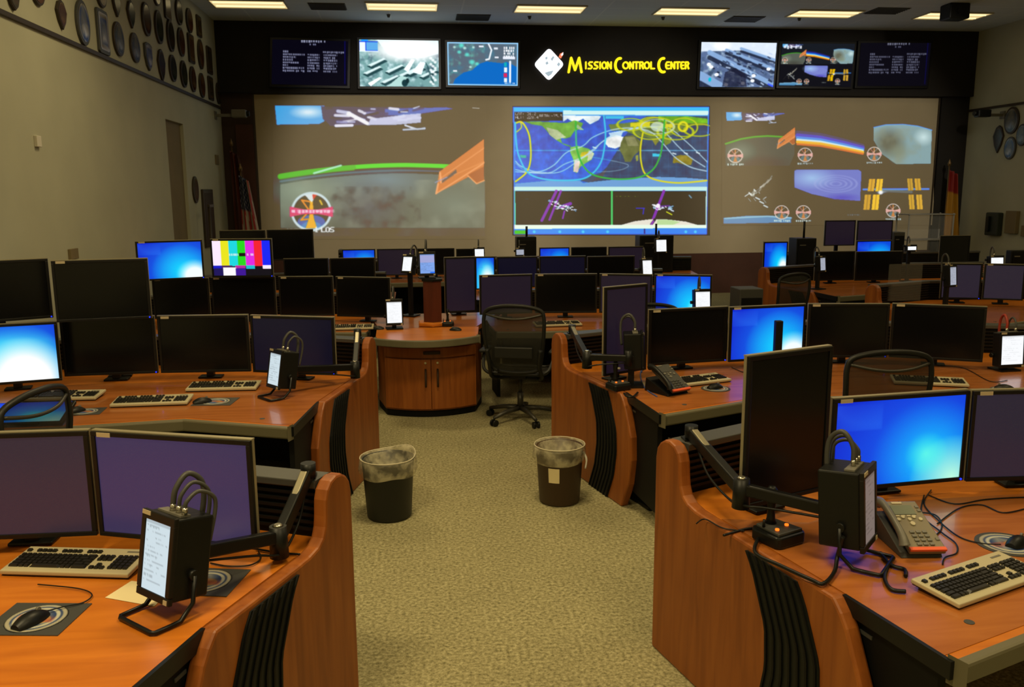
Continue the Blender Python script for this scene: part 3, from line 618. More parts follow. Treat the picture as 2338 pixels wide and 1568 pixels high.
# ---- right projection: six camera views
def six_views(cv, f, dim=1.0, tv=False):
    """f maps the (1650..2130, 250..515) layout of the views"""
    P = lambda l: [f(p) for p in l]; k = (f((1, 0))[0]-f((0, 0))[0])
    def sm_emb(x, y):
        q = f((x, y)); emblem(cv, q[0], q[1], 15.5*k, small=True); a = f((x-17, y+18)); cv.dash(a[0], a[1], a[0]+35*k, 4.5*k, (225, 240, 230), int(x), .85)
    a = f((1657, 256)); b = f((1794, 278)); shuttle_strip(cv, a[0], a[1], b[0], b[1])
    top = [(1656, 327), (1690, 316), (1720, 311), (1750, 309), (1785, 311)]
    cv.poly(P(top+[(1812, 318), (1812, 350), (1800, 378), (1655, 378)]), (118, 126, 108), .7); q = f((1690, 345)); cv.ell(q[0], q[1], 40*k, 28*k, (145, 160, 140), .6, soft=1)
    q = f((1740, 372)); cv.ell(q[0], q[1], 70*k, 22*k, (60, 55, 48), .6, soft=1); cv.line(P(top), 4.5*k, (60, 170, 30))
    a = f((1771, 288)); b = f((1813, 338)); panel_wing(cv, a[0], a[1], b[0], b[1]); sm_emb(1678, 354)
    for (o, w_, c) in ((-7, 9, (40, 30, 110)), (0, 9, (20, 70, 205)), (5, 7, (30, 150, 240)), (10, 6, (225, 245, 245)), (15, 7, (255, 190, 30)), (20, 5, (225, 120, 20))):
        cv.line(P([(1817, 308+o), (1870, 313+o*.95), (1920, 324+o*.85), (1967, 336+o*.7)]), w_*k, c, .95)
    sm_emb(1835, 352)
    dome = [(1992, 290), (2020, 284), (2060, 283), (2095, 287), (2128, 296)]
    cv.poly(P(dome+[(2125, 372), (2045, 374), (2010, 350), (1992, 320)]), (150, 185, 190), .9); q = f((2028, 325)); cv.ell(q[0], q[1], 44*k, 40*k, (100, 100, 82), .95, soft=.7)
    q = f((2050, 345)); cv.ell(q[0], q[1], 30*k, 24*k, (130, 140, 118), .8, soft=.8); cv.line(P(dome), 2.5*k, (90, 170, 250), .9); q = f((2108, 312)); cv.ell(q[0], q[1], 26*k, 22*k, (225, 250, 250), .8, soft=1)
    w0, w1 = f((1990, 282)), f((2128, 374)); mk = ((cv.X > w0[0]) & (cv.X < w1[0]-25*k) & (cv.Y > w0[1]+10*k) & (cv.Y < w1[1])); cv.noise(22*k, 1.0, mk, 3, (140, 148, 125))
    sm_emb(1993, 350)
    q = f((1718, 440)); station(cv, q[0], q[1], k)
    cv.poly(P([(1651, 497), (1700, 492), (1750, 491), (1804, 495), (1804, 508), (1652, 511)]), (80, 140, 185)); cv.line(P([(1655, 498), (1750, 493), (1804, 497)]), 4*k, (160, 205, 225), .8); sm_emb(1782, 484)
    cv.poly(P([(1811, 388), (1815, 386), (1958, 386), (1964, 390), (1961, 458), (1900, 453), (1850, 442), (1811, 427)]), (115, 125, 205)); q = f((1850, 405)); cv.ell(q[0], q[1], 60*k, 28*k, (165, 205, 245), .9, soft=1)
    for rr in (8, 16, 24, 32): q = f((1905, 418)); cv.ell(q[0], q[1], rr*1.5*k, rr*.6*k, (170, 180, 235), .4, ring=2*k)
    q = f((1920, 450)); cv.ell(q[0], q[1], 50*k, 12*k, (75, 60, 190), .7, soft=1); sm_emb(1831, 484); a = f((1932, 488)); cv.dash(a[0], a[1], a[0]+28*k, 5*k, (180, 190, 180), 9, .6)
    cv.line(P([(1968, 431), (2120, 430)]), 5*k, (60, 140, 230)); q = f((2045, 434)); cv.line(P([(2010, 434), (2080, 437)]), 7*k, (150, 155, 150), .7)
    for x, tl in ((1985, 1), (1995, 1), (2003, 1), (2075, -1), (2083, -1), (2092, -1)):
        c = (235, 180, 20) if tl > 0 else (215, 165, 40)
        for i in (0, 1):
            pass
    for (xa, xb, ya, yb, sl, c) in ((1980, 1995, 407, 436, -4, (226, 172, 20)), (1998, 2013, 407, 436, -4, (250, 200, 0)), (1970, 1985, 443, 479, -4, (215, 165, 30)), (1989, 2005, 443, 479, -4, (250, 200, 0)),
                               (2070, 2083, 406, 434, 3, (205, 160, 40)), (2087, 2101, 406, 434, 3, (215, 165, 45)), (2073, 2086, 443, 478, 3, (215, 168, 50)), (2091, 2105, 443, 478, 3, (225, 175, 60))):
        cv.poly(P([(xa-sl*.3, ya), (xb-sl*.3, ya), (xb+sl*.6, yb), (xa+sl*.6, yb)]), c); m_ = (xa+xb)/2; cv.line(P([(m_-sl*.3, ya), (m_+sl*.6, yb)]), 1.3*k, (120, 90, 20), .8)
    q = f((2008, 438)); cv.ell(q[0], q[1], 18*k, 5*k, (210, 235, 255), .8, soft=1); cv.ell(q[0], q[1], 7*k, 7*k, (255, 255, 255), 1, soft=.6)
    sm_emb(2037, 480)
cv = Canvas(1648, 252, 2132, 514, 485, 263)
six_views(cv, lambda p: p)
cv.blur(1)
pic_on_wall(cv, 'projected_picture', YS, 'proj', 'grid of six orbit camera views projected at right of the screen', 'projection', gain=.92)

# ---------------------------------------------------------------- header displays
def wall_display(quad, draw, label, bright=1.0, nx=180, ny=105, group=None):
    """quad: photo corners tl, tr, br, bl seen on the header"""
    y = YF-.26
    c = [at_y(u, v, y) for u, v in quad]; mid = sum(c, Vector())/4
    t = thing('wall_display', label, 'screen', (mid.x, y, min(p.z for p in c)-.05), 0, group or 'flat displays hung along the black header')
    o = .045; ctr = mid
    def ex(p, k): d = p-ctr; return Vector((p.x+math.copysign(k, d.x), y, p.z+math.copysign(k, d.z)))
    q = [ex(p, o) for p in c]
    b = MB(); vs = [p+Vector((0, .012, 0)) for p in q]+[p+Vector((0, .09, 0)) for p in q]
    b.add(vs, [(3, 2, 1, 0), (4, 5, 6, 7), (0, 1, 5, 4), (1, 2, 6, 5), (2, 3, 7, 6), (3, 0, 4, 7)]); build('housing', b, 'bezel', t, world=True, bevel=.006)
    cv = Canvas(0, 0, 180, 105, nx, ny); draw(cv); cv.blur(1)
    base = ROOT[t.name].translation
    me = cv.mesh('display', lambda s, u: tuple((c[0]*(1-s)+c[1]*s)*(1-u)+(c[3]*(1-s)+c[2]*s)*u-base), gain=bright); quad_pic('display', me, 'pic_far', t)
    build('wall_mount', MB().box((mid.x, YF-.17-.003, mid.z), (.5, .006, .3)), 'blackm', t, world=True)
    build('wall_bracket', MB().box((mid.x, YF-.185, mid.z), (.3, .03, .2)), 'blackm', t, world=True)
    return t
def d_text(cv):
    cv.rect(0, 0, 180, 105, (9, 7, 22)); cv.line([(172, 0), (174, 100)], 2, (15, 10, 120), .9)
    cv.dash(68, 0, 125, 6, (175, 180, 210), 1); cv.dash(88, 8, 103, 5, (150, 155, 190), 2)
    for i in range(8):
        y = 25+6.4*i; cv.dash(26, y, 26+[12, 52, 30, 24, 38, 12, 52, 52][i], 5, (165, 170, 205), i+10, .85)
        if i: cv.dash(84, y, 112, 5, (165, 170, 205), i+30, .85); cv.dash(122, y, 154, 5, (165, 170, 205), i+50, .85)
        else: cv.dash(120, y, 170, 5, (165, 170, 205), i+50, .85)
def d_text2(cv): d_text(cv); cv.put(np.ones(cv.X.shape), (40, 36, 40), .22)
def room_view(cv, tint, seed, wash):
    r_ = random.Random(seed); cv.rect(0, 0, 180, 105, tint)
    cv.noise(14, 1.2, None, seed, (40, 60, 80)); cv.noise(9, 1.3, None, seed+1, (210, 235, 240))
    return r_
def d_room1(cv):
    room_view(cv, (115, 160, 160), 2, 0)
    cv.ell(112, 22, 105, 34, (255, 255, 255), 1, soft=.55); cv.poly([(40, 0), (180, 0), (180, 30), (140, 40), (60, 26)], (248, 255, 255), .75)
    for (x, y, w_) in ((70, 74, 3), (100, 82, 4), (118, 78, 4), (148, 84, 5), (60, 98, 5), (30, 60, 3), (20, 78, 4)):
        cv.poly([(x-14, y), (x+26, y-16), (x+34, y-12), (x-2, y+6)], (25, 60, 65), .9); cv.poly([(x-12, y-3), (x+24, y-19), (x+30, y-17), (x-4, y)], (230, 250, 250), .9)
    cv.poly([(100, 66), (118, 42), (126, 44), (110, 72)], (250, 255, 255)); cv.poly([(118, 72), (138, 48), (150, 50), (140, 78)], (240, 252, 255)); cv.poly([(62, 105), (92, 80), (110, 84), (96, 105)], (175, 215, 210))
    cv.poly([(18, 98), (44, 84), (50, 86), (24, 105)], (250, 255, 250)); cv.ell(102, 97, 7, 8, (20, 55, 60)); cv.ell(108, 92, 4, 6, (15, 45, 50))
    for i in range(14): cv.ell(162+i % 3*5, 40+i*4.5, 3.5, 3, (250, 255, 255), .8) ; cv.line([(150+i, 50+i*3), (156+i, 58+i*3)], 2, (40, 80, 85), .6)
    cv.rect(0, 4, 42, 26, (25, 60, 215)); cv.rect(1, 6, 14, 26, (230, 245, 255)); cv.rect(16, 6, 42, 24, (90, 165, 225)); cv.rect(5, 0, 20, 4, (30, 150, 250)); cv.line([(0, 26), (42, 26)], 2, (240, 255, 255))
def d_map(cv):
    cv.rect(0, 0, 180, 105, (90, 105, 120)); cv.noise(20, .9, None, 6, (60, 130, 160)); cv.noise(12, .9, (cv.X < 95), 7, (110, 220, 190))
    cv.poly([(14, 100), (18, 90), (40, 74), (62, 68), (80, 52), (100, 46), (140, 50), (150, 46), (180, 60), (180, 105), (14, 105)], (10, 105, 195))
    for x, y, r in ((36, 8, 9), (30, 24, 7), (62, 48, 10), (75, 52, 7), (50, 30, 8), (18, 12, 5), (66, 12, 5), (58, 60, 5), (44, 14, 6)): cv.ell(x, y, r, r*.8, (100, 235, 215) if r > 6 else (200, 245, 235), .85, soft=.7)
    cv.line([(104, 2), (112, 18), (106, 40), (98, 42)], 4, (240, 245, 250)); cv.rect(80, 8, 92, 12, (235, 240, 250)); cv.rect(118, 12, 128, 17, (220, 230, 240)); cv.rect(120, 34, 130, 38, (230, 235, 245)); cv.rect(14, 68, 24, 72, (230, 235, 240))
    for i in range(4): cv.dash(143, 10+7*i, 170, 6, (250, 252, 255), i, .95)
    cv.rect(141, 34, 172, 40, (235, 240, 255)); cv.rect(144, 48, 151, 58, (20, 170, 180)); cv.rect(144, 60, 152, 72, (230, 240, 245)); cv.rect(143, 74, 152, 84, (220, 40, 90)); cv.rect(144, 86, 152, 96, (230, 240, 245)); cv.line([(160, 46), (160, 95)], 5, (240, 245, 255)); cv.dash(146, 97, 172, 4, (230, 240, 250), 5)
    cv.line([(1, 1), (179, 1), (179, 104), (1, 104), (1, 1)], 4, (150, 205, 245))
def d_room2(cv):
    room_view(cv, (90, 110, 150), 12, 0); cv.poly([(0, 0), (180, 0), (180, 40), (110, 18), (0, 22)], (235, 245, 255), .9); cv.ell(50, 8, 26, 14, (255, 255, 255), 1, soft=.6)
    for (a, b, w_) in (((20, 24), (178, 98), 11), ((60, 18), (178, 62), 7), ((95, 14), (178, 40), 6), ((0, 78), (52, 105), 20)):
        cv.line([a, b], w_, (135, 170, 215), .95, False); cv.line([(a[0], a[1]+w_*1.1), (b[0], b[1]+w_*1.1)], w_*.9, (26, 32, 52), .8)
    r_ = random.Random(5)
    for i in range(60):
        x = r_.uniform(20, 175); y = r_.uniform(22, 100); cv.line([(x, y), (x+r_.uniform(3, 9), y+r_.uniform(1, 5))], r_.uniform(2, 4), r_.choice(((20, 25, 45), (40, 50, 80), (190, 210, 240))), .8)
    for x, y in ((20, 52), (26, 58), (40, 76), (130, 78), (128, 90), (105, 96), (165, 62), (64, 100)): cv.ell(x, y, 5, 4, (250, 252, 255))
    cv.poly([(55, 104), (60, 70), (85, 60), (110, 75), (115, 104)], (25, 25, 45), .7); cv.ell(24, 88, 3.5, 5, (0, 190, 215)); cv.line([(168, 98), (180, 103)], 4, (60, 90, 255))
def d_six(cv):
    cv.rect(0, 0, 180, 105, (14, 14, 22))
    cv.rect(0, 0, 180, 50, (22, 26, 34)); six_views(cv, lambda p: ((p[0]-1650)*180/478., (p[1]-252)*105/262.), 1)
    cv.dash(6, 6, 50, 8, (235, 240, 250), 8)
D = [(((622, 90), (795, 94), (793, 196), (620, 192)), d_text, 'black wall display listing white rows of text, leftmost on the header', .75),
     (((820, 90), (1001, 93), (1002, 198), (822, 197)), d_room1, 'wall display with a washed-out view of rows of consoles and a small blue inset', 1.15),
     (((1021, 96), (1183, 98), (1182, 196), (1023, 194)), d_map, 'wall display showing a blue coastal weather map left of the emblem', 1.05),
     (((1602, 96), (1774, 98), (1765, 199), (1597, 198)), d_room2, 'wall display with a blue-tinted oblique view of desk rows, right of the yellow letters', 1.1),
     (((1785, 99), (1952, 100), (1942, 198), (1778, 196)), d_six, 'wall display repeating the six camera views with orange arrays', 1.0),
     (((1966, 98), (2126, 98), (2116, 196), (1958, 196)), d_text2, 'greyish wall display with small white text rows, rightmost on the header', .55)]
for q, dr, lb, br in D: wall_display(q, dr, lb, br)

# ---------------------------------------------------------------- sign: MISSION CONTROL CENTER
YSG = YF-.185
sg = thing('wall_sign', 'yellow lit MISSION CONTROL CENTER lettering on the black header', 'sign', tuple(at_y(1435, 175, YSG)))
def ZW(p, y=YSG): u, v = Z(p); return at_y(u, v, y)
def stroke_letter(strokes, box, w):
    """strokes in a unit box (0..1, 0..1 downwards); box in photo-crop units"""
    b = MB(); x0, y0, x1, y1 = box; sc = (ZW((100, 0))-ZW((0, 0))).length/100.
    for st in strokes:
        pts = [ZW((x0+p[0]*(x1-x0), y0+p[1]*(y1-y0))) for p in st]
        for a, c in zip(pts[:-1], pts[1:]):
            d = (c-a).normalized(); nrm = Vector((-d.z, 0, d.x))*w*sc/2; e = d*0
            q = [a+nrm, a-nrm, c-nrm, c+nrm]
            b.add([p+Vector((0, -.02, 0)) for p in q]+[p+Vector((0, .012, 0)) for p in q], [(0, 1, 2, 3), (7, 6, 5, 4), (0, 3, 7, 4), (1, 5, 6, 2), (0, 4, 5, 1), (3, 2, 6, 7)])
        for a in pts: b.cyl(a+Vector((0, -.0201, 0)), a+Vector((0, .012, 0)), w*sc/2, n=12)
    return b
def arc(cx, cy, rx, ry, a0, a1, n=14): return [(cx+rx*math.cos(R(a0+(a1-a0)*i/n)), cy+ry*math.sin(R(a0+(a1-a0)*i/n))) for i in range(n+1)]
GL = {'M': [[(.05, 1), (.22, .02), (.5, .85), (.78, .02), (.95, 1)]], 'I': [[(.5, 0), (.5, 1)]], 'S': [[(1, 0), (.35, 0), (.1, .2), (.3, .47), (.75, .55), (.95, .8), (.65, 1), (0, 1)]],
 'O': [arc(.5, .5, .5, .5, 0, 360, 20)], 'N': [[(.05, 1), (.05, 0), (.95, 1), (.95, 0)]], 'C': [arc(.62, .5, .6, .5, -80, -285, 18)], 'T': [[(0, 0), (1, 0)], [(.5, 0), (.5, 1)]],
 'R': [[(.1, 1), (.1, 0), (.7, 0), (.95, .22), (.7, .5), (.15, .5)], [(.6, .5), (.95, 1)]], 'L': [[(.1, 0), (.1, 1), (1, 1)]], 'E': [[(.9, 0), (.3, 0), (.05, .3), (.05, .7), (.3, 1), (.9, 1)], [(.1, .5), (.8, .5)]]}
SG = [('M', 460, 225, 562, 328, 17)]
for ch, a, b_ in (('I', 582, 594), ('S', 606, 634), ('S', 646, 674), ('I', 684, 696), ('O', 704, 734), ('N', 742, 770)): SG.append((ch, a, 257, b_, 303, 11))
SG.append(('C', 798, 230, 852, 328, 18))
for ch, a, b_ in (('O', 854, 892), ('N', 902, 928), ('T', 936, 964), ('R', 972, 1000), ('O', 1008, 1042), ('L', 1052, 1078)): SG.append((ch, a, 257, b_, 303, 11))
SG.append(('C', 1108, 230, 1162, 328, 18))
for ch, a, b_ in (('E', 1160, 1188), ('N', 1197, 1224), ('T', 1232, 1260), ('E', 1268, 1290), ('R', 1299, 1325)): SG.append((ch, a, 257, b_, 303, 11))
for ch, x0, y0, x1, y1, w_ in SG: build('letter', stroke_letter(GL[ch], (x0, y0, x1, y1), w_), 'glowY', sg, world=True)
eb = thing('wall_emblem', 'lit white diamond emblem with grey figures, left of the yellow lettering', 'emblem', tuple(at_y(1253, 188, YSG)))
def diamond(cx, cy, rx, ry, rd=.82, n=5):
    pts = [(cx, cy-ry), (cx+rx, cy), (cx, cy+ry), (cx-rx, cy)]; out = []
    for i in range(4):
        p, c, q = Vector(pts[i-1]), Vector(pts[i]), Vector(pts[(i+1) % 4])
        a = c+(p-c)*(1-rd); d = c+(q-c)*(1-rd)
        for k in range(n+1): t = k/n; out.append(a*(1-t)**2+c*2*t*(1-t)+d*t*t)
    return out
def flat(pts, y0, y1):
    q = [ZW(p, YSG) for p in pts]; b = MB(); n = len(q)
    vs = [Vector((p.x, y0, p.z)) for p in q]+[Vector((p.x, y1, p.z)) for p in q]
    return b.add(vs, [tuple(range(n)), tuple(range(2*n-1, n-1, -1))]+[(i, n+i, n+(i+1) % n, (i+1) % n) for i in range(n)])
build('plate', flat(diamond(324, 273, 110, 120), YSG-.02, YSG+.012), 'glowW', eb, world=True)
for pp in ([(335, 235), (352, 215), (362, 222), (345, 250)], [(380, 275), (392, 258), (404, 272), (392, 290)], [(298, 262), (312, 252), (320, 268), (304, 278)], [(292, 335), (320, 325), (355, 318), (340, 345), (318, 360)], [(296, 225), (310, 218), (312, 234), (300, 240)]):
    build('figure', flat(pp, YSG-.026, YSG-.0205), 'glowG', eb, world=True)
build('fin', flat([(392, 222), (402, 198), (424, 187), (424, 205), (408, 232)], YSG-.03, YSG-.0205), 'glowO', eb, world=True)
build('fin', flat([(408, 205), (424, 187), (424, 205), (414, 215)], YSG-.035, YSG-.0305), 'glowW', eb, world=True)

# ---------------------------------------------------------------- ceiling fixtures, grilles, hanging box
def fixture(loc, label):
    t = thing('ceiling_light', label, 'ceiling light', loc, 0, 'recessed fluorescent ceiling lights')
    f = MB()
    for c, d in (((0, .29, -.011), (1.2, .02, .022)), ((0, -.29, -.011), (1.2, .02, .022)), ((.59, 0, -.011), (.02, .56, .022)), ((-.59, 0, -.011), (.02, .56, .022))): f.box(c, d)
    build('frame', f, 'ledw', t); build('diffuser', MB().box((0, 0, -.006), (1.16, .56, .008)), 'tube', t)
    for y in (-.14, .14): build('lamp_tube', MB().cyl((-.55, y, -.016), (.55, y, -.016), .012, n=8), M['tube2'], t)
    return t
M['tube2'] = mat('glowing_fluorescent_tube', (.5, .45, .3), .6, emit=(1.0, .84, .45), es=1.25)
FX = [(572, 12), (918, 18), (1252, 24), (1574, 26), (1888, 28), (2190, 30)]
FL = ['ceiling light with two dim tubes, leftmost of the row near the far wall', 'ceiling light with two dim tubes, second from left in the far row', 'yellowish ceiling light above the emblem, third from left in the far row', 'ceiling light with two dim tubes, fourth from left in the far row', 'ceiling light above the six-view display, fifth from left in the far row', 'ceiling light partly hidden by the hanging black box, rightmost of the far row']
fx0 = None
for i, (u, v) in enumerate(FX):
    x = at_z(u, v, ZC).x; loc = (x, 15.08, ZC)
    if fx0 is None: fx0 = fixture(loc, FL[i])
    else: copy_tree(fx0, None, loc, 0, FL[i])
for i, (lx, ly, pw) in enumerate(LAMPS): copy_tree(fx0, None, (lx, ly, ZC), 0, 'recessed ceiling light over the consoles, out of the picture')
def grille(u, v, w_, d_, label):
    p = at_z(u, v, ZC); t = thing('ceiling_vent', label, 'vent', (p.x, p.y, ZC), 0, 'square ceiling air grilles'); b = MB()
    b.box((0, 0, -.004), (w_, d_, .008)); build('backing', b, 'ventc', t); s = MB()
    for i in range(7): s.box((0, -d_/2+d_*(i+.5)/7, -.014), (w_*.96, .02, .012))
    build('louvre', s, 'dgrey', t)
grille(748, 14, .6, .5, 'dark ceiling air grille between the first two ceiling lights'); grille(1080, 39, .6, .5, 'dark ceiling air grille between the second and third ceiling lights')
grille(1700, 43, .6, .5, 'dark ceiling air grille between the fourth and fifth ceiling lights'); grille(2025, 24, .6, .5, 'dark ceiling air grille between the fifth and sixth ceiling lights')
for i, (u, v) in enumerate(((887, 33), (1209, 37), (1514, 39), (1825, 41))):
    p = at_z(u, v, ZC); single('sprinkler', MB().cyl((p.x, p.y, ZC-.001), (p.x, p.y, ZC-.05), .035, .02, 12), 'ventc', ['small round sprinkler behind the second ceiling light', 'small round sprinkler left of the third ceiling light', 'small round sprinkler behind the fourth ceiling light', 'small round sprinkler behind the fifth ceiling light'][i], 'sprinkler', 'ceiling sprinklers', loc=(p.x, p.y, ZC))
pb = at_y(2180, 28, 14.2); t = thing('hanging_box', 'black box hanging from the ceiling in front of the last ceiling light', 'projector', (pb.x, 14.2, pb.z))
build('body', MB().box((0, 0, 0), (.36, .3, .25)), 'black', t, bevel=.02); build('stem', MB().cyl((0, 0, .12), (0, 0, ZC-pb.z), .02), 'blackm', t); build('lens', MB().cyl((0, -.14, 0), (0, -.17, 0), .06), 'blackm', t); build('ceiling_plate', MB().cyl((0, 0, ZC-pb.z), (0, 0, ZC-pb.z-.02), .07), 'blackm', t)

# ---------------------------------------------------------------- plaques on the left wall
PCOL = [((150, 110, 70), (90, 30, 18)), ((165, 170, 190), (40, 60, 120)), ((120, 130, 150), (60, 70, 80)), ((95, 60, 30), (50, 60, 30)), ((80, 90, 60), (30, 45, 25)), ((110, 50, 30), (140, 90, 50))]  # the blue and white pair paints reflected blue light into the plaque colours
def plaque_canvas(i):
    a, b = PCOL[i % 6]; f_ = 1.0 if i in (1, 2) else .62; a = tuple(int(c*f_) for c in a); b = tuple(int(c*f_) for c in b); cv = Canvas(-1, -1, 1, 1, 26, 26, a); cv.ell(0, 0, .8, .8, b); cv.ell(.1, .25, .5, .3, tuple(min(255, int(c*1.2)) for c in a)); cv.line([(-.6, .5), (0, -.7), (.5, .3)], .14, (150, 140, 110) if f_ == 1 else (95, 80, 55)); cv.line([(-.7, -.1), (.7, .2)], .12, tuple(int(c*.6) for c in a)); cv.ell(0, 0, .92, .92, (110, 95, 60), .9, ring=.1); return cv
PCV = [plaque_canvas(i) for i in range(6)]
def shape_pts(kind, w_, h_):
    if kind == 'oval': return [(w_/2*math.cos(2*PI*i/28), h_/2*math.sin(2*PI*i/28)) for i in range(28)]
    if kind == 'diamond': return [(0, -h_/2), (w_*.32, -h_*.22), (w_/2, h_*.12), (w_*.25, h_*.42), (0, h_/2), (-w_*.25, h_*.42), (-w_/2, h_*.12), (-w_*.32, -h_*.22)]
    if kind == 'square': return [(-w_/2, -h_*.45), (-w_*.42, -h_/2), (w_*.42, -h_/2), (w_/2, -h_*.45), (w_/2, h_*.45), (w_*.42, h_/2), (-w_*.42, h_/2), (-w_/2, h_*.45)]
    return [(0, -h_/2), (w_*.3, -h_*.33), (w_/2, 0), (w_/2, h_*.42), (w_*.2, h_/2), (-w_*.2, h_/2), (-w_/2, h_*.42), (-w_/2, 0), (-w_*.3, -h_*.33)]
SHN = {'oval': 'oval', 'diamond': 'pointed', 'square': 'square-cornered', 'shield': 'shield-shaped'}
def plaque(p, side, kind, w_, h_, ci, label, group):
    """side: +1 hangs on the left wall (faces +x), -1 on the right wall"""
    t = thing('mission_plaque', label, 'plaque', tuple(p), 0, group); T = Matrix(((0, 0, side, 0), (1, 0, 0, 0), (0, 1, 0, 0), (0, 0, 0, 1)))
    pts = shape_pts(kind, w_, h_); build('board', MB().prism(pts, .001, .03, T), 'railw' if ci != 1 else 'dgrey', t, bevel=.004)
    cv = PCV[ci % 6]; b = MB(); n = 9
    rows = [[Vector((side*(.033), 0, 0)) + Vector((0, q[0]*r, q[1]*r)) for q in pts+[pts[0]]] for r in (0.001, .3, .55, .7, .84)]
    b.grid(rows, False); o = build('emblem_face', b, 'printg', t); me = o.data; at = me.color_attributes.new('Col', 'FLOAT_COLOR', 'POINT')
    for k, vtx in enumerate(me.vertices):
        x = int((vtx.co.y/w_*2*.5+.5)*25); y = int((.5-vtx.co.z/h_*2*.5)*25); c = cv.C[max(0, min(25, y)), max(0, min(25, x))]; at.data[k].color = (*[float(((q_+.055)/1.055)**2.4 if q_ > .04 else q_/12.9) for q_ in c], 1)
    return t
PL = [  # u, v, pixel height, shape, colours, place
 (136, 34, 66, 'diamond', 0), (185, 52, 100, 'oval', 1), (231, 73, 98, 'square', 1), (267, 89, 76, 'oval', 2), (305, 109, 66, 'oval', 2), (336, 130, 62, 'shield', 1), (366, 150, 74, 'diamond', 3), (392, 156, 60, 'oval', 4), (417, 169, 60, 'oval', 4), (438, 181, 57, 'oval', 0), (459, 195, 55, 'oval', 5), (479, 202, 52, 'square', 3), (497, 213, 48, 'oval', 3),
 (25, -10, 66, 'shield', 3), (81, -22, 66, 'oval', 5), (227, -14, 60, 'oval', 0), (262, 8, 60, 'diamond', 3), (296, 33, 62, 'diamond', 4), (331, 44, 74, 'oval', 0), (360, 62, 74, 'oval', 4), (387, 82, 70, 'oval', 3), (411, 96, 64, 'oval', 5), (434, 111, 64, 'square', 0), (456, 124, 66, 'oval', 5), (476, 138, 60, 'square', 3),
 (354, -14, 52, 'oval', 5), (379, 15, 56, 'square', 0), (406, 28, 56, 'oval', 3), (430, 47, 54, 'oval', 5), (452, 60, 46, 'square', 3)]
ORD = ['first', 'second', 'third', 'fourth', 'fifth', 'sixth', 'seventh', 'eighth', 'ninth', 'tenth', 'eleventh', 'twelfth', 'thirteenth']
for i, (u, v, h, kd, ci) in enumerate(PL):
    p = at_x(u, v, XL); q = at_x(u, v+h, XL); hh = abs(p.z-q.z); row, k = (('bottom', i) if i < 13 else ('middle', i-13) if i < 25 else ('top', i-25))
    tone = ['brown and tan', 'blue reflection-tinted', 'grey-blue', 'dark olive', 'dark green', 'reddish brown'][ci]
    plaque(p, 1, kd, min(.34, hh*.85) if kd != 'oval' else min(.36, hh), hh, ci, '%s %s plaque, %s from left in the %s row above the rail' % (tone, SHN[kd], ORD[k], row), 'mission plaques above the left wall rail')
for (u, v, w_, h_, kd, ci, lb) in ((2312, 275, .40, .50, 'oval', 2, 'round dark red and pale blue plaque at the top of the right wall group'), (2281, 318, .30, .52, 'diamond', 3, 'pointed brown plaque at left of the right wall group'), (2308, 338, .32, .42, 'oval', 1, 'round pale plaque, lowest of the right wall group'), (2336, 308, .3, .4, 'oval', 2, 'round blue plaque cut by the right picture edge')):
    plaque(at_x(u, v, XR), -1, kd, w_, h_, ci, lb, 'plaques on the right wall')
plaque(at_x(444, 433, XL), 1, 'oval', .33, .42, 0, 'round brown plaque on the left wall beside the recess', None)
def wall_item(nm, u0, v0, u1, v1, x, dep, m, label, cat, bevel=.004):
    a = at_x(u0, v0, x); b = at_x(u1, v1, x); s = 1 if x < 0 else -1
    return single(nm, MB().box((x+s*dep/2, (a.y+b.y)/2, (a.z+b.z)/2), (dep, abs(b.y-a.y), abs(a.z-b.z))), m, label, cat, loc=(x, (a.y+b.y)/2, min(a.z, b.z)), bevel=bevel)
wall_item('thermostat', 76, 309, 89, 336, XL, .03, 'white', 'small pale thermostat box on the left wall', 'thermostat')
th = [o for o in S.objects if o.name == 'thermostat'][0]
wall_item('outlet_box', 154, 569, 174, 590, XL, .03, 'beige_dark', 'small tan outlet box low on the left wall above the monitors', 'outlet')
wall_item('framed_notice', 490, 353, 498, 376, XL, .02, 'beige_dark', 'small framed notice on the left wall near the far corner', 'picture frame')
fr = thing('tall_picture_frame', 'tall dark framed panel on the left wall beside the flags', 'picture frame', tuple(at_x(473, 550, XL)))
a = at_x(458, 432, XL); b = at_x(489, 560, XL)
build('frame', MB().box((XL+.02, (a.y+b.y)/2, (a.z+b.z)/2), (.04, abs(b.y-a.y), abs(a.z-b.z))), 'railw', fr, world=True, bevel=.01)
build('picture', MB().box((XL+.042, (a.y+b.y)/2, (a.z+b.z)/2), (.004, abs(b.y-a.y)-.12, abs(a.z-b.z)-.12)), 'dkbrown', fr, world=True)
st = thing('plaque_stand', 'thin dark stand with a short crossbar under the round left wall plaque', 'stand', (XL+.22, 14.25, 0))
build('post', MB().cyl((0, 0, .03), (0, 0, 1.86), .022), 'railw', st); build('crossbar', MB().box((0, .12, 1.86), (.04, .30, .04)), 'railw', st); build('base', MB().cyl((0, 0, 0), (0, 0, .03), .14, n=20), 'railw', st)
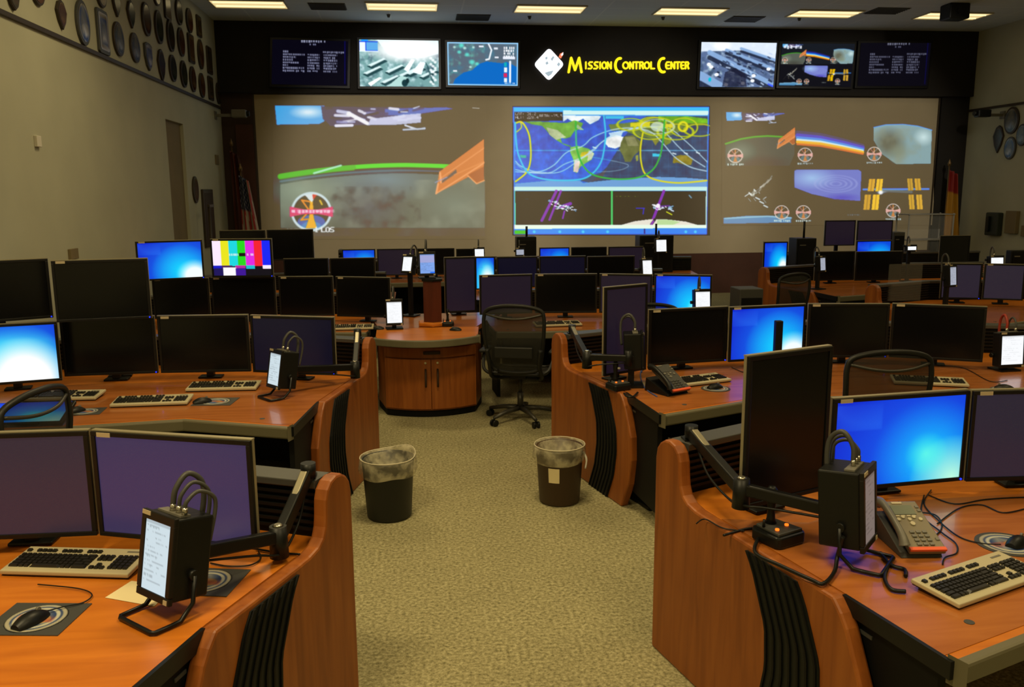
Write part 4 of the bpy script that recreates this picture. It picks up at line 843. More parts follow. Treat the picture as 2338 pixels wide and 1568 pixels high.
# wall devices near the corners
def wall_camera(p, s, label):
    t = thing('wall_camera', label, 'camera', tuple(p)); b = MB().box((s*.18, 0, 0), (.36, .05, .05)); build('arm', b, 'mgrey', t)
    build('mounting_plate', MB().box((s*.01, 0, 0), (.02, .14, .14)), 'mgrey', t); build('head', MB().box((s*.42, 0, .03), (.26, .16, .14)), 'mgrey' if s > 0 else 'black', t, bevel=.02); build('lens', MB().cyl((s*.55, 0, .03), (s*.60, 0, .03), .045), 'black', t)
wall_camera((XL, 16.15, 3.42), 1, 'pale camera arm sticking out of the left wall near the corner')
wall_camera((XR, 15.6, 3.42), -1, 'black camera on an arm at the far end of the right wall')
t = thing('wall_phone', 'dark green wall unit with grey panel on the right wall', 'wall phone', (XR, 15.5, 1.15))
build('body', MB().box((-.06, 0, .22), (.12, .36, .44)), 'teal', t, bevel=.02); build('handset', MB().box((-.15, .05, .22), (.06, .08, .3)), 'black', t, bevel=.015); build('side_box', MB().box((-.04, -.48, .27), (.08, .3, .42)), 'beige_dark', t, bevel=.01); build('switch', MB().box((-.03, -.8, .12), (.06, .08, .2)), 'beige_dark', t, bevel=.008)

# ---------------------------------------------------------------- flags
def flag(p, label, kind, h=2.6):
    t = thing('flag_stand', label, 'flag', p); build('base', MB().lathe([(0, 0), (.16, 0), (.16, .03), (.05, .07), (.02, .12), (0, .12)], 20), 'flagpole', t)
    build('pole', MB().cyl((0, 0, .1), (0, 0, h), .016, n=10), 'flagpole', t); build('finial', MB().lathe([(0, h-.01), (.03, h), (.035, h+.05), (.0, h+.14)], 12), 'flagpole', t)
    z1, z0 = h-.08, h-1.55; nu, nv = 24, 34; V = []
    C_ = np.zeros((nv, nu, 3))
    for j in range(nv):
        for i in range(nu):
            s = i/(nu-1); u = j/(nv-1); wdt = .16+.20*u; V.append((s*wdt-.02, -.05+.05*math.sin(s*13+u*1.5)*(1-.3*u)-.02, z1+(z0-z1)*u-.10*s*(1-u)))
            if kind == 'us':
                c = (22, 28, 60) if (u < .42 and s < .75) else ((150, 40, 35) if int((s*7+u*1.2)) % 2 == 0 else (170, 160, 145))
                if u < .42 and s < .75 and (i+j*2) % 5 == 0: c = (150, 150, 160)
            elif kind == 'gold': c = (150, 105, 20) if u > .3 else (120, 30, 20)
            else: c = (60, 24, 16) if int(s*6) % 2 else (85, 40, 25)
            C_[j, i] = c
    me = bpy.data.meshes.new('cloth'); me.from_pydata(V, [], [(j*nu+i, (j+1)*nu+i, (j+1)*nu+i+1, j*nu+i+1) for j in range(nv-1) for i in range(nu-1)]); me.polygons.foreach_set('use_smooth', [True]*len(me.polygons))
    q = C_/255.; L = np.where(q <= .04045, q/12.92, ((q+.055)/1.055)**2.4); cc = np.ones((nu*nv, 4), np.float32); cc[:, :3] = L.reshape(-1, 3); me.color_attributes.new('Col', 'FLOAT_COLOR', 'POINT').data.foreach_set('color', cc.reshape(-1))
    quad_pic('cloth', me, 'print', t).modifiers.new('thickness', 'SOLIDIFY').thickness = .004
flag((-3.05, 16.0, 0), 'furled striped national flag on a pole left of the projection screen', 'us', 2.45)
flag((-3.25, 16.35, 0), 'dark red furled flag behind the striped flag in the left corner', 'dark', 2.9)
flag((10.65, 16.3, 0), 'furled yellow and red flag on a pole right of the projection screen', 'gold', 2.5)

# ================================================================ CONSOLES
def V2(p, z=0): return Vector((p[0], p[1], z))
def offset_path(pts, d):
    out = []; n = len(pts)
    for i in range(n):
        a = Vector(pts[max(i-1, 0)][:2]); b = Vector(pts[min(i+1, n-1)][:2]); t = (b-a).normalized(); out.append((pts[i][0]-t.y*d, pts[i][1]+t.x*d))
    return out
def band(b, path, d0, d1, z0, z1):
    """closed ribbon along a plan path between two side offsets"""
    A = offset_path(path, d0); B = offset_path(path, d1); n = len(path)
    vs = []
    for (x, y), (p, q) in zip(A, B): vs += [(x, y, z0), (p, q, z0), (p, q, z1), (x, y, z1)]
    fs = []
    for i in range(n-1):
        o = 4*i
        for k in range(4): fs.append((o+k, o+4+k, o+4+(k+1) % 4, o+(k+1) % 4))
    fs += [(3, 2, 1, 0), (4*n-4, 4*n-3, 4*n-2, 4*n-1)]
    return b.add(vs, fs)
def front_s(z):
    T_ = [(0, .04), (.05, .065), (.18, .13), (.35, .165), (.5, .155), (.68, .07), (.735, .03), (.76, 0)]
    for (a, p), (b, q) in zip(T_[:-1], T_[1:]):
        if z <= b: return p+(q-p)*(z-a)/(b-a)
    return 0
def panel_profile(L):
    pts = [(-L, 0), (-L, .90), (-L+.01, .945), (-L+.035, .975), (-L+.07, .995), (-L+.11, 1.0), (-L+.15, .99), (-L+.18, .965), (-L+.195, .93), (-L+.20, .87), (-L+.207, .83), (-L+.225, .795), (-L+.26, .773), (-L+.32, .762), (-L+.40, .76)]
    return pts + [(front_s(z), z) for z in (.76, .72, .68, .62, .56, .5, .42, .35, .27, .18, .1, .05, 0)]
def end_panel(root, near, ang, side, L=1.12, th=.055, brand=False):
    d = Vector((side*math.sin(R(ang)), -math.cos(R(ang)), 0)); inn = Vector((side*math.cos(R(ang)), math.sin(R(ang)), 0))
    T = Matrix(((d.x, 0, inn.x, near[0]), (d.y, 0, inn.y, near[1]), (0, 1, 0, 0), (0, 0, 0, 1)))
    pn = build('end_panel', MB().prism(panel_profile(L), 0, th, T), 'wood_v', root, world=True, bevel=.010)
    zs = [i*.735/20+.004 for i in range(21)]
    b = MB(); poly = [(front_s(z)-.19, z) for z in zs]+[(front_s(z)-.47, z) for z in reversed(zs)]
    b.prism(poly, -.006, .002, T); build('vent_strip', b, 'vent', root, world=True)
    r_ = MB()
    for k in range(7):
        o = -.20-.26*k/6; w_ = .010
        r_.prism([(front_s(z)+o, z) for z in zs]+[(front_s(z)+o-w_, z) for z in reversed(zs)], -.012, -.0062, T)
    build('vent_ribs', r_, 'black2', root, world=True)
    return d, inn
def console(label, near, ang, side, front, rear, L=1.12, group='wooden operator consoles', panel=True, grommet=True, surf='wood_top'):
    t = thing('operator_console', label, 'desk', (near[0], near[1], 0), 0, group)
    th = .055; n = Vector((near[0], near[1], 0))
    d = Vector((side*math.sin(R(ang)), -math.cos(R(ang)), 0)); inn = Vector((side*math.cos(R(ang)), math.sin(R(ang)), 0))
    if panel: end_panel(t, near, ang, side, L)
    ni = n+inn*(th+.001); fi = n+inn*(th+.001)-d*(L-.04)
    fr = [tuple(p) for p in front]; re_ = [tuple(p) for p in rear]
    poly = [(ni.x, ni.y)]+fr+re_[::-1]
    if panel: poly = poly+[(fi.x, fi.y)]
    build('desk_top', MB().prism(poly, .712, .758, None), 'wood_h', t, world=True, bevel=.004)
    # movable worksurface inlay
    def inset(path, k): return offset_path(path, k*side)
    inl = [((ni+inn*.0-d*.06).x, (ni-d*.06).y)]
    fin = offset_path(fr, .035*side); mid = [(f[0]*.36+r_[0]*.64, f[1]*.36+r_[1]*.64) for f, r_ in zip(resample(fr, 8), resample(re_, 8))]
    a = ni-d*.02; c = ni-d*(L*.62)
    inl = [(a.x, a.y)]+fin+mid[::-1]
    inl = inl[:-1]+[(c.x, c.y)]
    build('work_surface', MB().prism(inl, .7585, .7600, None), surf, t, world=True)
    band_b = MB(); band(band_b, fr, -.030*side, .012*side, .695, .7625); build('front_edging', band_b, 'olive', t, world=True, bevel=.010)
    # dark apron under the slanted side
    cp = Vector((*fr[0], 0)); e = (cp-ni); en = Vector((-e.y, e.x, 0)).normalized()*side
    b = MB(); p0 = ni+d*.005+en*.012; p1 = ni+e*.86+en*.012; q = [p0, p1, p1+en*.03, p0+en*.03]
    b.prism([(p.x, p.y) for p in q], .12, .711); ap = build('side_apron', b, 'black2', t, world=True)
    m_ = MB(); c0 = ni+e*.16-en*.001*0; T = Matrix(((e.normalized().x, 0, -en.x, (ni+e*.14+en*.0105).x), (e.normalized().y, 0, -en.y, (ni+e*.14+en*.0105).y), (0, 1, 0, .655), (0, 0, 0, 1)))
    m_.prism([(0, 0), (.055, 0), (.055, .012), (0, .012)], -.001, .003, T); build('maker_plate', m_, 'dgrey', t, world=True)
    eb = MB(); q = [ni, cp, cp-en*.022, ni-en*.022]; q = [ni-en*.0, cp, cp-en*.014, ni-en*.014]; eb.prism([(p.x, p.y) for p in q], .705, .7605); build('side_edging', eb, 'black', t, world=True)
    # rear equipment wall with slatted face and rail
    s_ = -side
    rk = MB(); band(rk, re_, .0, .07*side, 0, .955); build('rear_panel', rk, 'black2', t, world=True)
    sl = MB()
    for k in range(6): z = .785+k*.028; band(sl, re_, -.012*side, -.001*side, z, z+.012)
    build('slat_panel', sl, 'black', t, world=True)
    rl = MB(); band(rl, re_, -.02*side, .10*side, .956, .985); build('top_rail', rl, 'rail', t, world=True, bevel=.004)
    md = offset_path(re_, -.35*side); kp = MB(); band(kp, md, 0, .02*side, .10, .711); build('modesty_panel', kp, 'black2', t, world=True)
    if panel:
        fp = ni+inn*.12+d*.02; ft = MB().box((0, 0, 0), (.10, .34, .035), Matrix.Translation(fp+Vector((0, 0, .0176))) @ rot_z(math.atan2(d.y, d.x)-PI/2)); build('floor_glide', ft, 'black', t, world=True, bevel=.01)
    if not grommet: return t
    g = MB(); gm = Vector(((fr[0][0]*.7+fr[1][0]*.3), (fr[0][1]*.7+fr[1][1]*.3), 0)); gm = gm + Vector((side*.0, .13, 0)); g.cyl(gm+Vector((0, 0, .7601)), gm+Vector((0, 0, .762)), .015, n=20); build('cable_grommet', g, 'dgrey', t, world=True)
    return t
def resample(path, n):
    P = [Vector(p) for p in path]; L = [0]
    for a, b in zip(P[:-1], P[1:]): L.append(L[-1]+(b-a).length)
    out = []
    for i in range(n):
        s = L[-1]*i/(n-1); k = max(j for j in range(len(P)-1) if L[j] <= s+1e-9) if i < n-1 else len(P)-2
        t = (s-L[k])/(L[k+1]-L[k]); q = P[k]*(1-t)+P[k+1]*t; out.append((q.x, q.y))
    return out
CG = 'wooden operator consoles'
console('cherry wood console nearest on the left, lit bright orange', (-.62, 2.46), 24, -1, [(-.85, 1.97), (-1.5, 2.1), (-2.3, 2.1)], [(-.385, 3.14), (-1.00, 3.41), (-1.75, 3.44), (-2.4, 3.3)], .86, grommet=False, surf='wood_h')
console('cherry wood console nearest on the right with blue-lit worksurface', (1.305, 2.431), 14.3, 1, [(1.457, 2.024), (2.05, 2.25), (2.9, 2.25)], [(1.125, 3.41), (1.80, 3.74), (2.7, 3.78), (3.4, 3.6)])
console('cherry wood console on the left behind the black waste bin', (-.581, 5.314), 14.3, -1, [(-.713, 4.74), (-1.356, 5.0), (-2.32, 4.89), (-3.1, 4.6)], [(-.40, 6.30), (-1.15, 6.66), (-2.4, 6.70), (-3.2, 6.45)])
console('cherry wood console on the right behind the brown waste bin', (1.297, 5.284), 14.3, 1, [(1.407, 4.711), (2.10, 5.0), (3.1, 5.0), (4.4, 4.6)], [(1.125, 6.26), (1.90, 6.60), (3.3, 6.62), (4.9, 6.1)])
console('dark console of the third row left of the curved cabinet', (-.40, 8.24), 0, -1, [(-.46, 8.0), (-.95, 8.08), (-2.4, 7.9)], [(-.56, 9.25), (-1.2, 9.4), (-2.8, 9.35)], panel=False)
console('dark console of the third row right of the curved cabinet', (.66, 8.24), 0, 1, [(.74, 7.86), (1.15, 7.80), (2.2, 7.86), (3.1, 7.6)], [(.95, 9.25), (1.6, 9.35), (3.2, 9.1)], panel=False)
console('console across the second aisle showing an orange-edged end panel', (5.02, 10.35), 14, 1, [(5.12, 9.85), (5.75, 10.05), (8.2, 10.0)], [(4.85, 11.42), (5.7, 11.75), (8.3, 11.7)])
console('console at the far right with an upright orange post', (5.33, 8.03), 14, 1, [(5.45, 7.5), (6.1, 7.75), (7.6, 7.6)], [(5.16, 9.08), (6.0, 9.40), (7.9, 9.2)])
console('dark fourth row console in front of the left projection', (-.2, 10.6), 0, -1, [(-.5, 10.4), (-1.2, 10.5), (-2.9, 10.3)], [(-.4, 11.75), (-1.6, 11.85), (-3.1, 11.6)], panel=False)
console('dark fourth row console in front of the map projection', (.5, 10.6), 0, 1, [(.8, 10.2), (1.4, 10.1), (3.3, 10.2)], [(.6, 11.7), (1.6, 11.75), (3.4, 11.5)], panel=False)
console('low dark fifth row console below the map projection', (-1.2, 12.9), 0, 1, [(-1.0, 12.4), (1.0, 12.5), (4.3, 12.3)], [(-1.1, 13.8), (1.4, 13.9), (4.5, 13.6)], panel=False)
console('low dark fifth row console below the six-view projection', (6.0, 12.9), 0, 1, [(6.2, 12.4), (8.0, 12.4), (9.6, 12.4)], [(6.1, 13.8), (8, 13.8), (9.7, 13.8)], panel=False)

# curved cabinet unit between the third-row consoles
def cabinet():
    t = thing('curved_cabinet', 'curved cherry cabinet with two doors and a drawer at the head of the aisle', 'cabinet', (.13, 8.0, 0))
    def arc_pts(x0, x1, y0, bow, n=16): return [(x0+(x1-x0)*i/n, y0-bow*(1-(2*i/n-1)**2)) for i in range(n+1)]
    fr = arc_pts(-.30, .54, 7.80, .14); back = [(.62, 8.20), (-.38, 8.20)]
    build('carcass', MB().prism([(x, y+.02) for x, y in fr]+back, .07, .705), 'wood_v', t, world=True)
    build('plinth', MB().prism([(x*.98, y+.05) for x, y in fr]+back, 0, .07), 'black2', t, world=True)
    def seg(a, b, z0, z1, off=0, th=.018):
        q = [fr[i] for i in range(a, b+1)]; bb = MB(); return band(bb, q, off, off+th, z0, z1)
    build('drawer', seg(0, 16, .565, .655, 0), 'wood_v', t, world=True, bevel=.003)
    dh = MB(); dh.prism([(.05, 7.655), (.21, 7.655), (.20, 7.64), (.06, 7.64)], .60, .63); h = build('drawer_pull', dh, 'dkbrown', t, world=True, bevel=.004)
    for a, b, lb in ((0, 8, -1), (8, 16, 1)):
        q = [Vector((*fr[i], 0)) for i in range(a, b+1)]; q[0] = q[0].lerp(q[1], .08); q[-1] = q[-1].lerp(q[-2], .05)
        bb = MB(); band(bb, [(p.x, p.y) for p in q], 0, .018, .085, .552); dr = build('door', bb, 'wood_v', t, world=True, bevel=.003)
        hx = .125+lb*.055; hy = 7.655; hb = MB().tube([(hx, hy+.005, .30), (hx, hy-.025, .32), (hx, hy-.028, .38), (hx, hy-.025, .44), (hx, hy+.005, .46)], .009); ho = build('handle', hb, 'dkbrown', t, world=True); ho.parent = dr
        kn = build('lock', MB().cyl((hx, hy+.005, .522), (hx, hy-.008, .522), .010, n=12), 'chrome', t, world=True); kn.parent = dr
    tp = arc_pts(-.37, .55, 7.66, .20); build('top', MB().prism(tp+[(.60, 8.2), (-.38, 8.2)], .712, .760), 'wood_h', t, world=True)
    bb = MB(); band(bb, tp, -.03, .006, .700, .764); build('front_edging', bb, 'olive', t, world=True, bevel=.008)
    build('under_shelf', MB().prism([(x, y+.03) for x, y in fr]+back, .66, .711), 'dkbrown', t, world=True)
    # hexagonal column carrying a display
    c = MB(); pts = [(.16+.10*math.cos(R(60*i+30)), 8.36+.10*math.sin(R(60*i+30))) for i in range(6)]
    c2 = thing('display_column', 'dark mahogany six-sided column rising behind the curved cabinet', 'column', (.16, 8.36, .758))
    build('shaft', c.prism(pts, .80, 1.20), 'mahog', c2, world=True); f = MB().prism([(.16+(x-.16)*1.6, 8.36+(y-8.36)*1.6) for x, y in pts], .76, .80); build('foot', f, 'wood_h', c2, world=True, bevel=.012)
    build('cap', MB().prism([(.16+(x-.16)*1.15, 8.36+(y-8.36)*1.15) for x, y in pts], 1.20, 1.22), 'black', c2, world=True)
cabinet()
single('counter_top', MB().prism([(-.36, 8.22), (.58, 8.22), (.90, 9.2), (-.50, 9.2)], .712, .758), 'wood_top', 'dark wooden counter behind the curved cabinet under the column', 'counter', loc=(.15, 8.7, .712))

# ================================================================ MONITORS
def wallpaper(kind):
    cv = Canvas(0, 0, 1.6, 1, 65, 41, (0, 40, 205)); X, Y = cv.X, cv.Y
    g = lambda cx, cy, r: np.clip(1-np.sqrt((X-cx)**2+((Y-cy)*1.05)**2)/r, 0, 1)
    def blend(m, col):
        m = m[..., None]; cv.C = cv.C*(1-m)+np.array(col)/255.*m
    if kind == 'soft':
        blend(g(1.15, .75, 1.25)**.9, (0, 110, 250)); blend(g(1.2, .72, .75)**1.0, (0, 200, 255)); blend(g(1.5, 1.0, .55)**.7, (190, 255, 225)); blend(g(1.15, .68, .28), (90, 245, 235))
    elif kind == 'hot':
        blend(g(.6, .8, 1.3)**.55, (0, 190, 255)); blend(g(.9, .85, .95)**.6, (120, 255, 255)); blend(np.clip(g(1.0, 1.0, .85)*2.2, 0, 1), (255, 255, 255))
        blend(np.clip((.26-Y)*3, 0, 1)*.8, (0, 70, 225))
    else:
        blend(g(1.1, .8, 1.2)**.8, (0, 130, 250)); blend(g(1.1, .8, .8)**.8, (0, 220, 255)); blend(np.clip(g(1.4, .95, .5)*1.8, 0, 1), (245, 255, 255))
    cv.line([(.02, .1), (.12, .2), (.28, .26), (.5, .27)], .012, (60, 130, 250), .6, True); cv.C = cv.C.clip(0, 1); return cv
def bars():
    cv = Canvas(0, 0, 1.6, 1, 81, 51, (5, 5, 20)); C = [(255, 235, 255), (235, 230, 30), (20, 215, 225), (35, 215, 30), (225, 40, 225), (245, 30, 50), (15, 35, 245)]
    for i, c in enumerate(C): cv.rect(i*1.6/7, 0, (i+1)*1.6/7+.01, .72, c)
    for a, b, c in ((0, 1, (15, 20, 200)), (1, 2.3, (70, 20, 90)), (2.7, 3.9, (190, 30, 160)), (4, 5, (20, 190, 205)), (6, 7, (255, 240, 255))): cv.rect(a*1.6/7, .72, b*1.6/7, .80, c)
    cv.rect(.02, .80, .28, 1, (25, 15, 90)); cv.rect(.28, .78, .62, 1, (255, 250, 255)); cv.rect(.62, .8, .88, 1, (60, 15, 150)); cv.dash(.45, .38, .8, .06, (200, 240, 240), 1); cv.rect(.74, .36, .90, .45, (10, 10, 10)); cv.dash(.95, .38, 1.15, .06, (240, 200, 240), 2)
    return cv
WP = {}
def display_mesh(kind, w, h):
    cv = WP.setdefault(kind, bars() if kind == 'bars' else wallpaper(kind))
    return cv.mesh('display', lambda s, t: (-w/2+w*s, 0, h/2-h*t))
def monitor(x, y, yaw, zt, kind, label, W_=.62, H=.40, base=.7614, led=True, tag_=1, group='black widescreen monitors on the consoles', gain=1, mount=True, neck=.11):
    """x,y: middle of the front; screen faces local -y"""
    zc = zt-H/2; t = thing('monitor', label, 'monitor', (x, y, base), yaw, group); T = Matrix.Translation((0, 0, zc-base)); bz = .017
    f = MB(); w2, h2 = W_/2, H/2
    for c, d in (((0, 0, h2-bz/2), (W_, .03, bz)), ((0, 0, -h2+bz/2), (W_, .03, bz)), ((-w2+bz/2, 0, 0), (bz, .03, H-2*bz)), ((w2-bz/2, 0, 0), (bz, .03, H-2*bz))): f.box((c[0], c[1]+.012, c[2]), d, T)
    build('bezel', f, 'bezel', t, bevel=.002)
    rm = MB()
    for c, d in (((0, 0, h2+.002), (W_+.003, .022, .004)), ((-w2-.001, 0, 0), (.002, .014, H)), ((w2+.001, 0, 0), (.002, .014, H))): rm.box((c[0], c[1]+.018, c[2]), d, T)
    build('silver_rim', rm, 'rim', t)
    dw, dh = W_-2*bz, H-2*bz
    if kind in ('soft', 'hot', 'mid', 'bars'):
        o = quad_pic('display', display_mesh(kind, dw, dh), 'pic', t); o.location = (0, .002, zc-base)
    else: build('display', MB().box((0, .006, 0), (dw, .006, dh), T), kind, t)
    build('rear_housing', MB().prism([(-w2+.01, .0275), (w2-.01, .0275), (w2-.06, .06), (-w2+.06, .06)], -h2+.01, h2-.01, T), 'black', t, bevel=.004)
    if tag_: build('asset_label', MB().box((-w2+.055 if tag_ == 1 else w2-.06, -.0045, h2-.010), (.055, .002, .016), T), 'tag', t)
    if led: build('power_light', MB().cyl((w2-.012, -.0025, -h2+.009), (w2-.012, -.0065, -h2+.009), .0045, n=10, T=T), 'led', t)
    if mount:
        s = MB(); s.box((0, .0605+(neck-.08)/2+.005, 0), (.08, neck-.07, .08), T); s.box((0, neck, (zc-base)/2), (.05, .04, zc-base)); build('stand_neck', s, 'black', t)
        build('stand_foot', MB().box((0, neck+.005, .006), (.16, .09, .012)), 'black', t, bevel=.004)
    return t
def mon(uL, vL, uR, vR, zt, kind, label, **k):
    a = at_z(uL, vL, zt); b = at_z(uR, vR, zt); c = (a+b)/2; w = (b-a).length-.008
    return monitor(c.x, c.y, math.atan2(b.y-a.y, b.x-a.x), zt, kind, label, W_=w, **k)
def mon_y(u0, u1, v, y, kind, label, yaw=0, H=.40, **k):
    a = at_y(u0, v, y); b = at_y(u1, v, y); c = (a+b)/2
    return monitor(c.x, c.y, R(yaw), c.z, kind, label, W_=(b-a).length-.008, H=H, **k)
# near left
mon(204, 984, 573, 1007, 1.215, 'purple', 'purple-glowing monitor on the near left console, beside the swing arm', H=.395)
mon(-172, 996, 202, 984, 1.215, 'purple1', 'dim purple monitor cut by the left picture edge on the near left console', H=.395, led=False)
# near right
mon(1903, 912, 2217, 891, 1.215, 'soft', 'large bright blue monitor on the near right console', H=.395)
mon(2221, 893, 2545, 886, 1.215, 'purple2', 'dim plum monitor cut by the right picture edge on the near right console', H=.395, led=False)
mon(1709, 815, 1904, 790, 1.435, 'off', 'tall dark portrait monitor with silver edge on the near right console', H=.60, led=False, tag_=0)
# second row left
mon(-98, 746, 130, 734, 1.22, 'hot', 'glaring blue and white monitor at the left edge of the second row', tag_=0, led=False)
mon(133, 728, 352, 722, 1.22, 'off', 'lower dark monitor under the upper one, right of the glaring blue screen')
mon(356, 722, 566, 719, 1.22, 'off', 'dark monitor second from right on the left second-row console', led=False)
mon(569, 720, 762, 725, 1.22, 'offn', 'navy-tinted dark monitor at the aisle end of the left second-row console')
mon(-112, 600, 110, 590, 1.63, 'off', 'upper dark monitor cut by the left picture edge, second row', tag_=0, neck=.45)
mon(114, 596, 337, 590, 1.63, 'off', 'upper dark monitor stacked above the lower row, left of the blue screen', neck=.45)
# second row right
mon(1482, 708, 1664, 700, 1.22, 'off', 'dark monitor at the aisle end of the right second-row console')
mon(1667, 702, 1842, 694, 1.22, 'mid', 'bright blue monitor crossed by a black upright bar, second row right')
mon(1846, 694, 2034, 694, 1.22, 'off', 'dark monitor above the mesh chair, right of the barred blue screen')
mon(2037, 693, 2256, 701, 1.22, 'off', 'angled dark monitor at the right end of the second-row console', led=False)
mon(1381, 657, 1480, 648, 1.42, 'purple3', 'dark portrait monitor with pale edge on the right second-row console', H=.60, led=False, tag_=0)
p = at_z(1779, 812, .90); 
us = thing('upright_speaker', 'slim black upright bar standing before the second-row blue monitor', 'speaker', (2.50, 5.62, ZD+.0014))
build('body', MB().box((0, 0, .205), (.052, .045, .38)), 'black', us, bevel=.006); build('foot', MB().box((0, 0, .008), (.11, .10, .016)), 'black', us, bevel=.004)
# third row left
monitor(-2.335, 8.55, R(20), 1.61, 'mid', 'upper blue monitor left of the colour bars', neck=.47, H=.375, W_=.60)
mon(478, 546, 620, 545, 1.61, 'bars', 'monitor showing television colour bars', neck=.45, H=.375)
mon(345, 637, 476, 635, 1.22, 'off', 'dark third-row monitor under the upper blue monitor', led=False)
mon(480, 634, 628, 632, 1.22, 'off', 'dark third-row monitor directly under the colour bars', led=False)
mon(634, 632, 760, 631, 1.22, 'off', 'dark third-row monitor two places left of the curved cabinet', led=False)
mon(765, 632, 890, 634, 1.22, 'off', 'dark third-row monitor nearest left of the curved cabinet', led=False)
# third row right
mon_y(1013, 1088, 587, 8.95, 'purple3', 'dark plum portrait monitor standing behind the aisle chair', yaw=10, H=.58, led=False, tag_=0)
mon(1094, 629, 1216, 626, 1.22, 'purple3', 'dark plum monitor half hidden by the aisle chair back', led=False)
mon(1221, 626, 1364, 625, 1.22, 'off', 'black monitor right of the aisle chair in the third row', led=False)
mon(1368, 625, 1490, 627, 1.22, 'purple3', 'dark third-row monitor behind the silver-edged portrait monitor', led=False)
mon(1494, 626, 1627, 628, 1.22, 'mid', 'blue monitor partly hidden by a white-lit panel, third row right')
# fourth and fifth rows
G5 = 'distant monitors in the back rows'
mon_y(500, 606, 526, 11.5, 'off', 'upper black monitor behind the colour bars, left of the pair', H=.40, group=G5, led=False, tag_=0)
mon_y(608, 715, 524, 11.5, 'off', 'upper black monitor behind the colour bars, right of the pair', H=.40, group=G5, tag_=0)
mon_y(646, 750, 590, 11.25, 'off', 'small distant dark monitor under the upper black pair', group=G5, led=False, tag_=0)
mon_y(752, 856, 589, 11.25, 'off', 'small distant dark monitor below the small left blue screen', group=G5, led=False, tag_=0)
mon_y(780, 857, 569, 13.0, 'mid', 'small blue monitor at left below the left projection', group=G5, led=False, tag_=0)
mon_y(860, 948, 568, 13.0, 'purple3', 'dark back-row monitor just right of the small left blue screen', group=G5, led=False, tag_=0)
mon_y(951, 1038, 567, 13.0, 'off', 'dark back-row monitor behind the pale blue panel on the column', group=G5, led=False, tag_=0)
mon_y(1041, 1082, 568, 13.0, 'off', 'narrow dark back-row monitor left of a white-lit panel', group=G5, led=False, tag_=0)
mon_y(1084, 1131, 586, 10.9, 'hot', 'small bright cyan monitor between the column and the aisle chair', group=G5, H=.42, led=False, tag_=0)
mon_y(1134, 1228, 586, 11.0, 'offn', 'dark fourth-row monitor right of the small cyan monitor', group=G5, led=False, tag_=0)
mon_y(1231, 1301, 565, 13.0, 'mid', 'small blue monitor below the left part of the map projection', group=G5, led=False, tag_=0)
mon_y(1304, 1386, 564, 13.0, 'off', 'dark back-row monitor right of the small blue monitor under the map', group=G5, led=False, tag_=0)
mon_y(1389, 1470, 563, 13.0, 'purple3', 'dark back-row monitor left of the black box under the map', group=G5, led=False, tag_=0)
mon_y(1231, 1338, 585, 11.0, 'offn', 'dark fourth-row monitor under the small blue monitor below the map', group=G5, led=False, tag_=0)
mon_y(1341, 1450, 585, 11.0, 'off', 'dark fourth-row monitor at the right under the map', group=G5, led=False, tag_=0)
mon_y(1744, 1800, 552, 11.75, 'mid', 'small blue monitor partly blocked by dark shapes, below the six views', group=G5, led=False, tag_=0, base=.0012)
mon_y(1884, 1955, 503, 13.0, 'purple3', 'upper plum monitor under the earth view, left of the pair', group=G5, led=False, tag_=0)
mon_y(1958, 2040, 503, 13.0, 'purple3', 'upper plum monitor under the earth view, right of the pair', group=G5, led=False, tag_=0)
mon_y(1956, 2037, 549, 12.6, 'mid', 'small wide blue monitor under the upper plum pair', group=G5, led=False, tag_=0)
mon_y(1862, 1953, 574, 11.2, 'off', 'black monitor under the plum pair, left of the small blue one', group=G5, led=False, tag_=0)
mon_y(1955, 2062, 574, 11.2, 'off', 'black monitor directly below the small wide blue monitor', group=G5, led=False, tag_=0)
mon_y(2148, 2217, 538, 12.4, 'off', 'black monitor by the right corner in front of the dark pillar', group=G5, led=False, tag_=0)
mon(2151, 601, 2245, 602, 1.22, 'purple2', 'plum monitor at far right beside the orange post console')
mon(2248, 602, 2344, 604, 1.22, 'purple2', 'plum monitor cut by the right picture edge in the third row', led=False)

ZO = ZD+.0014
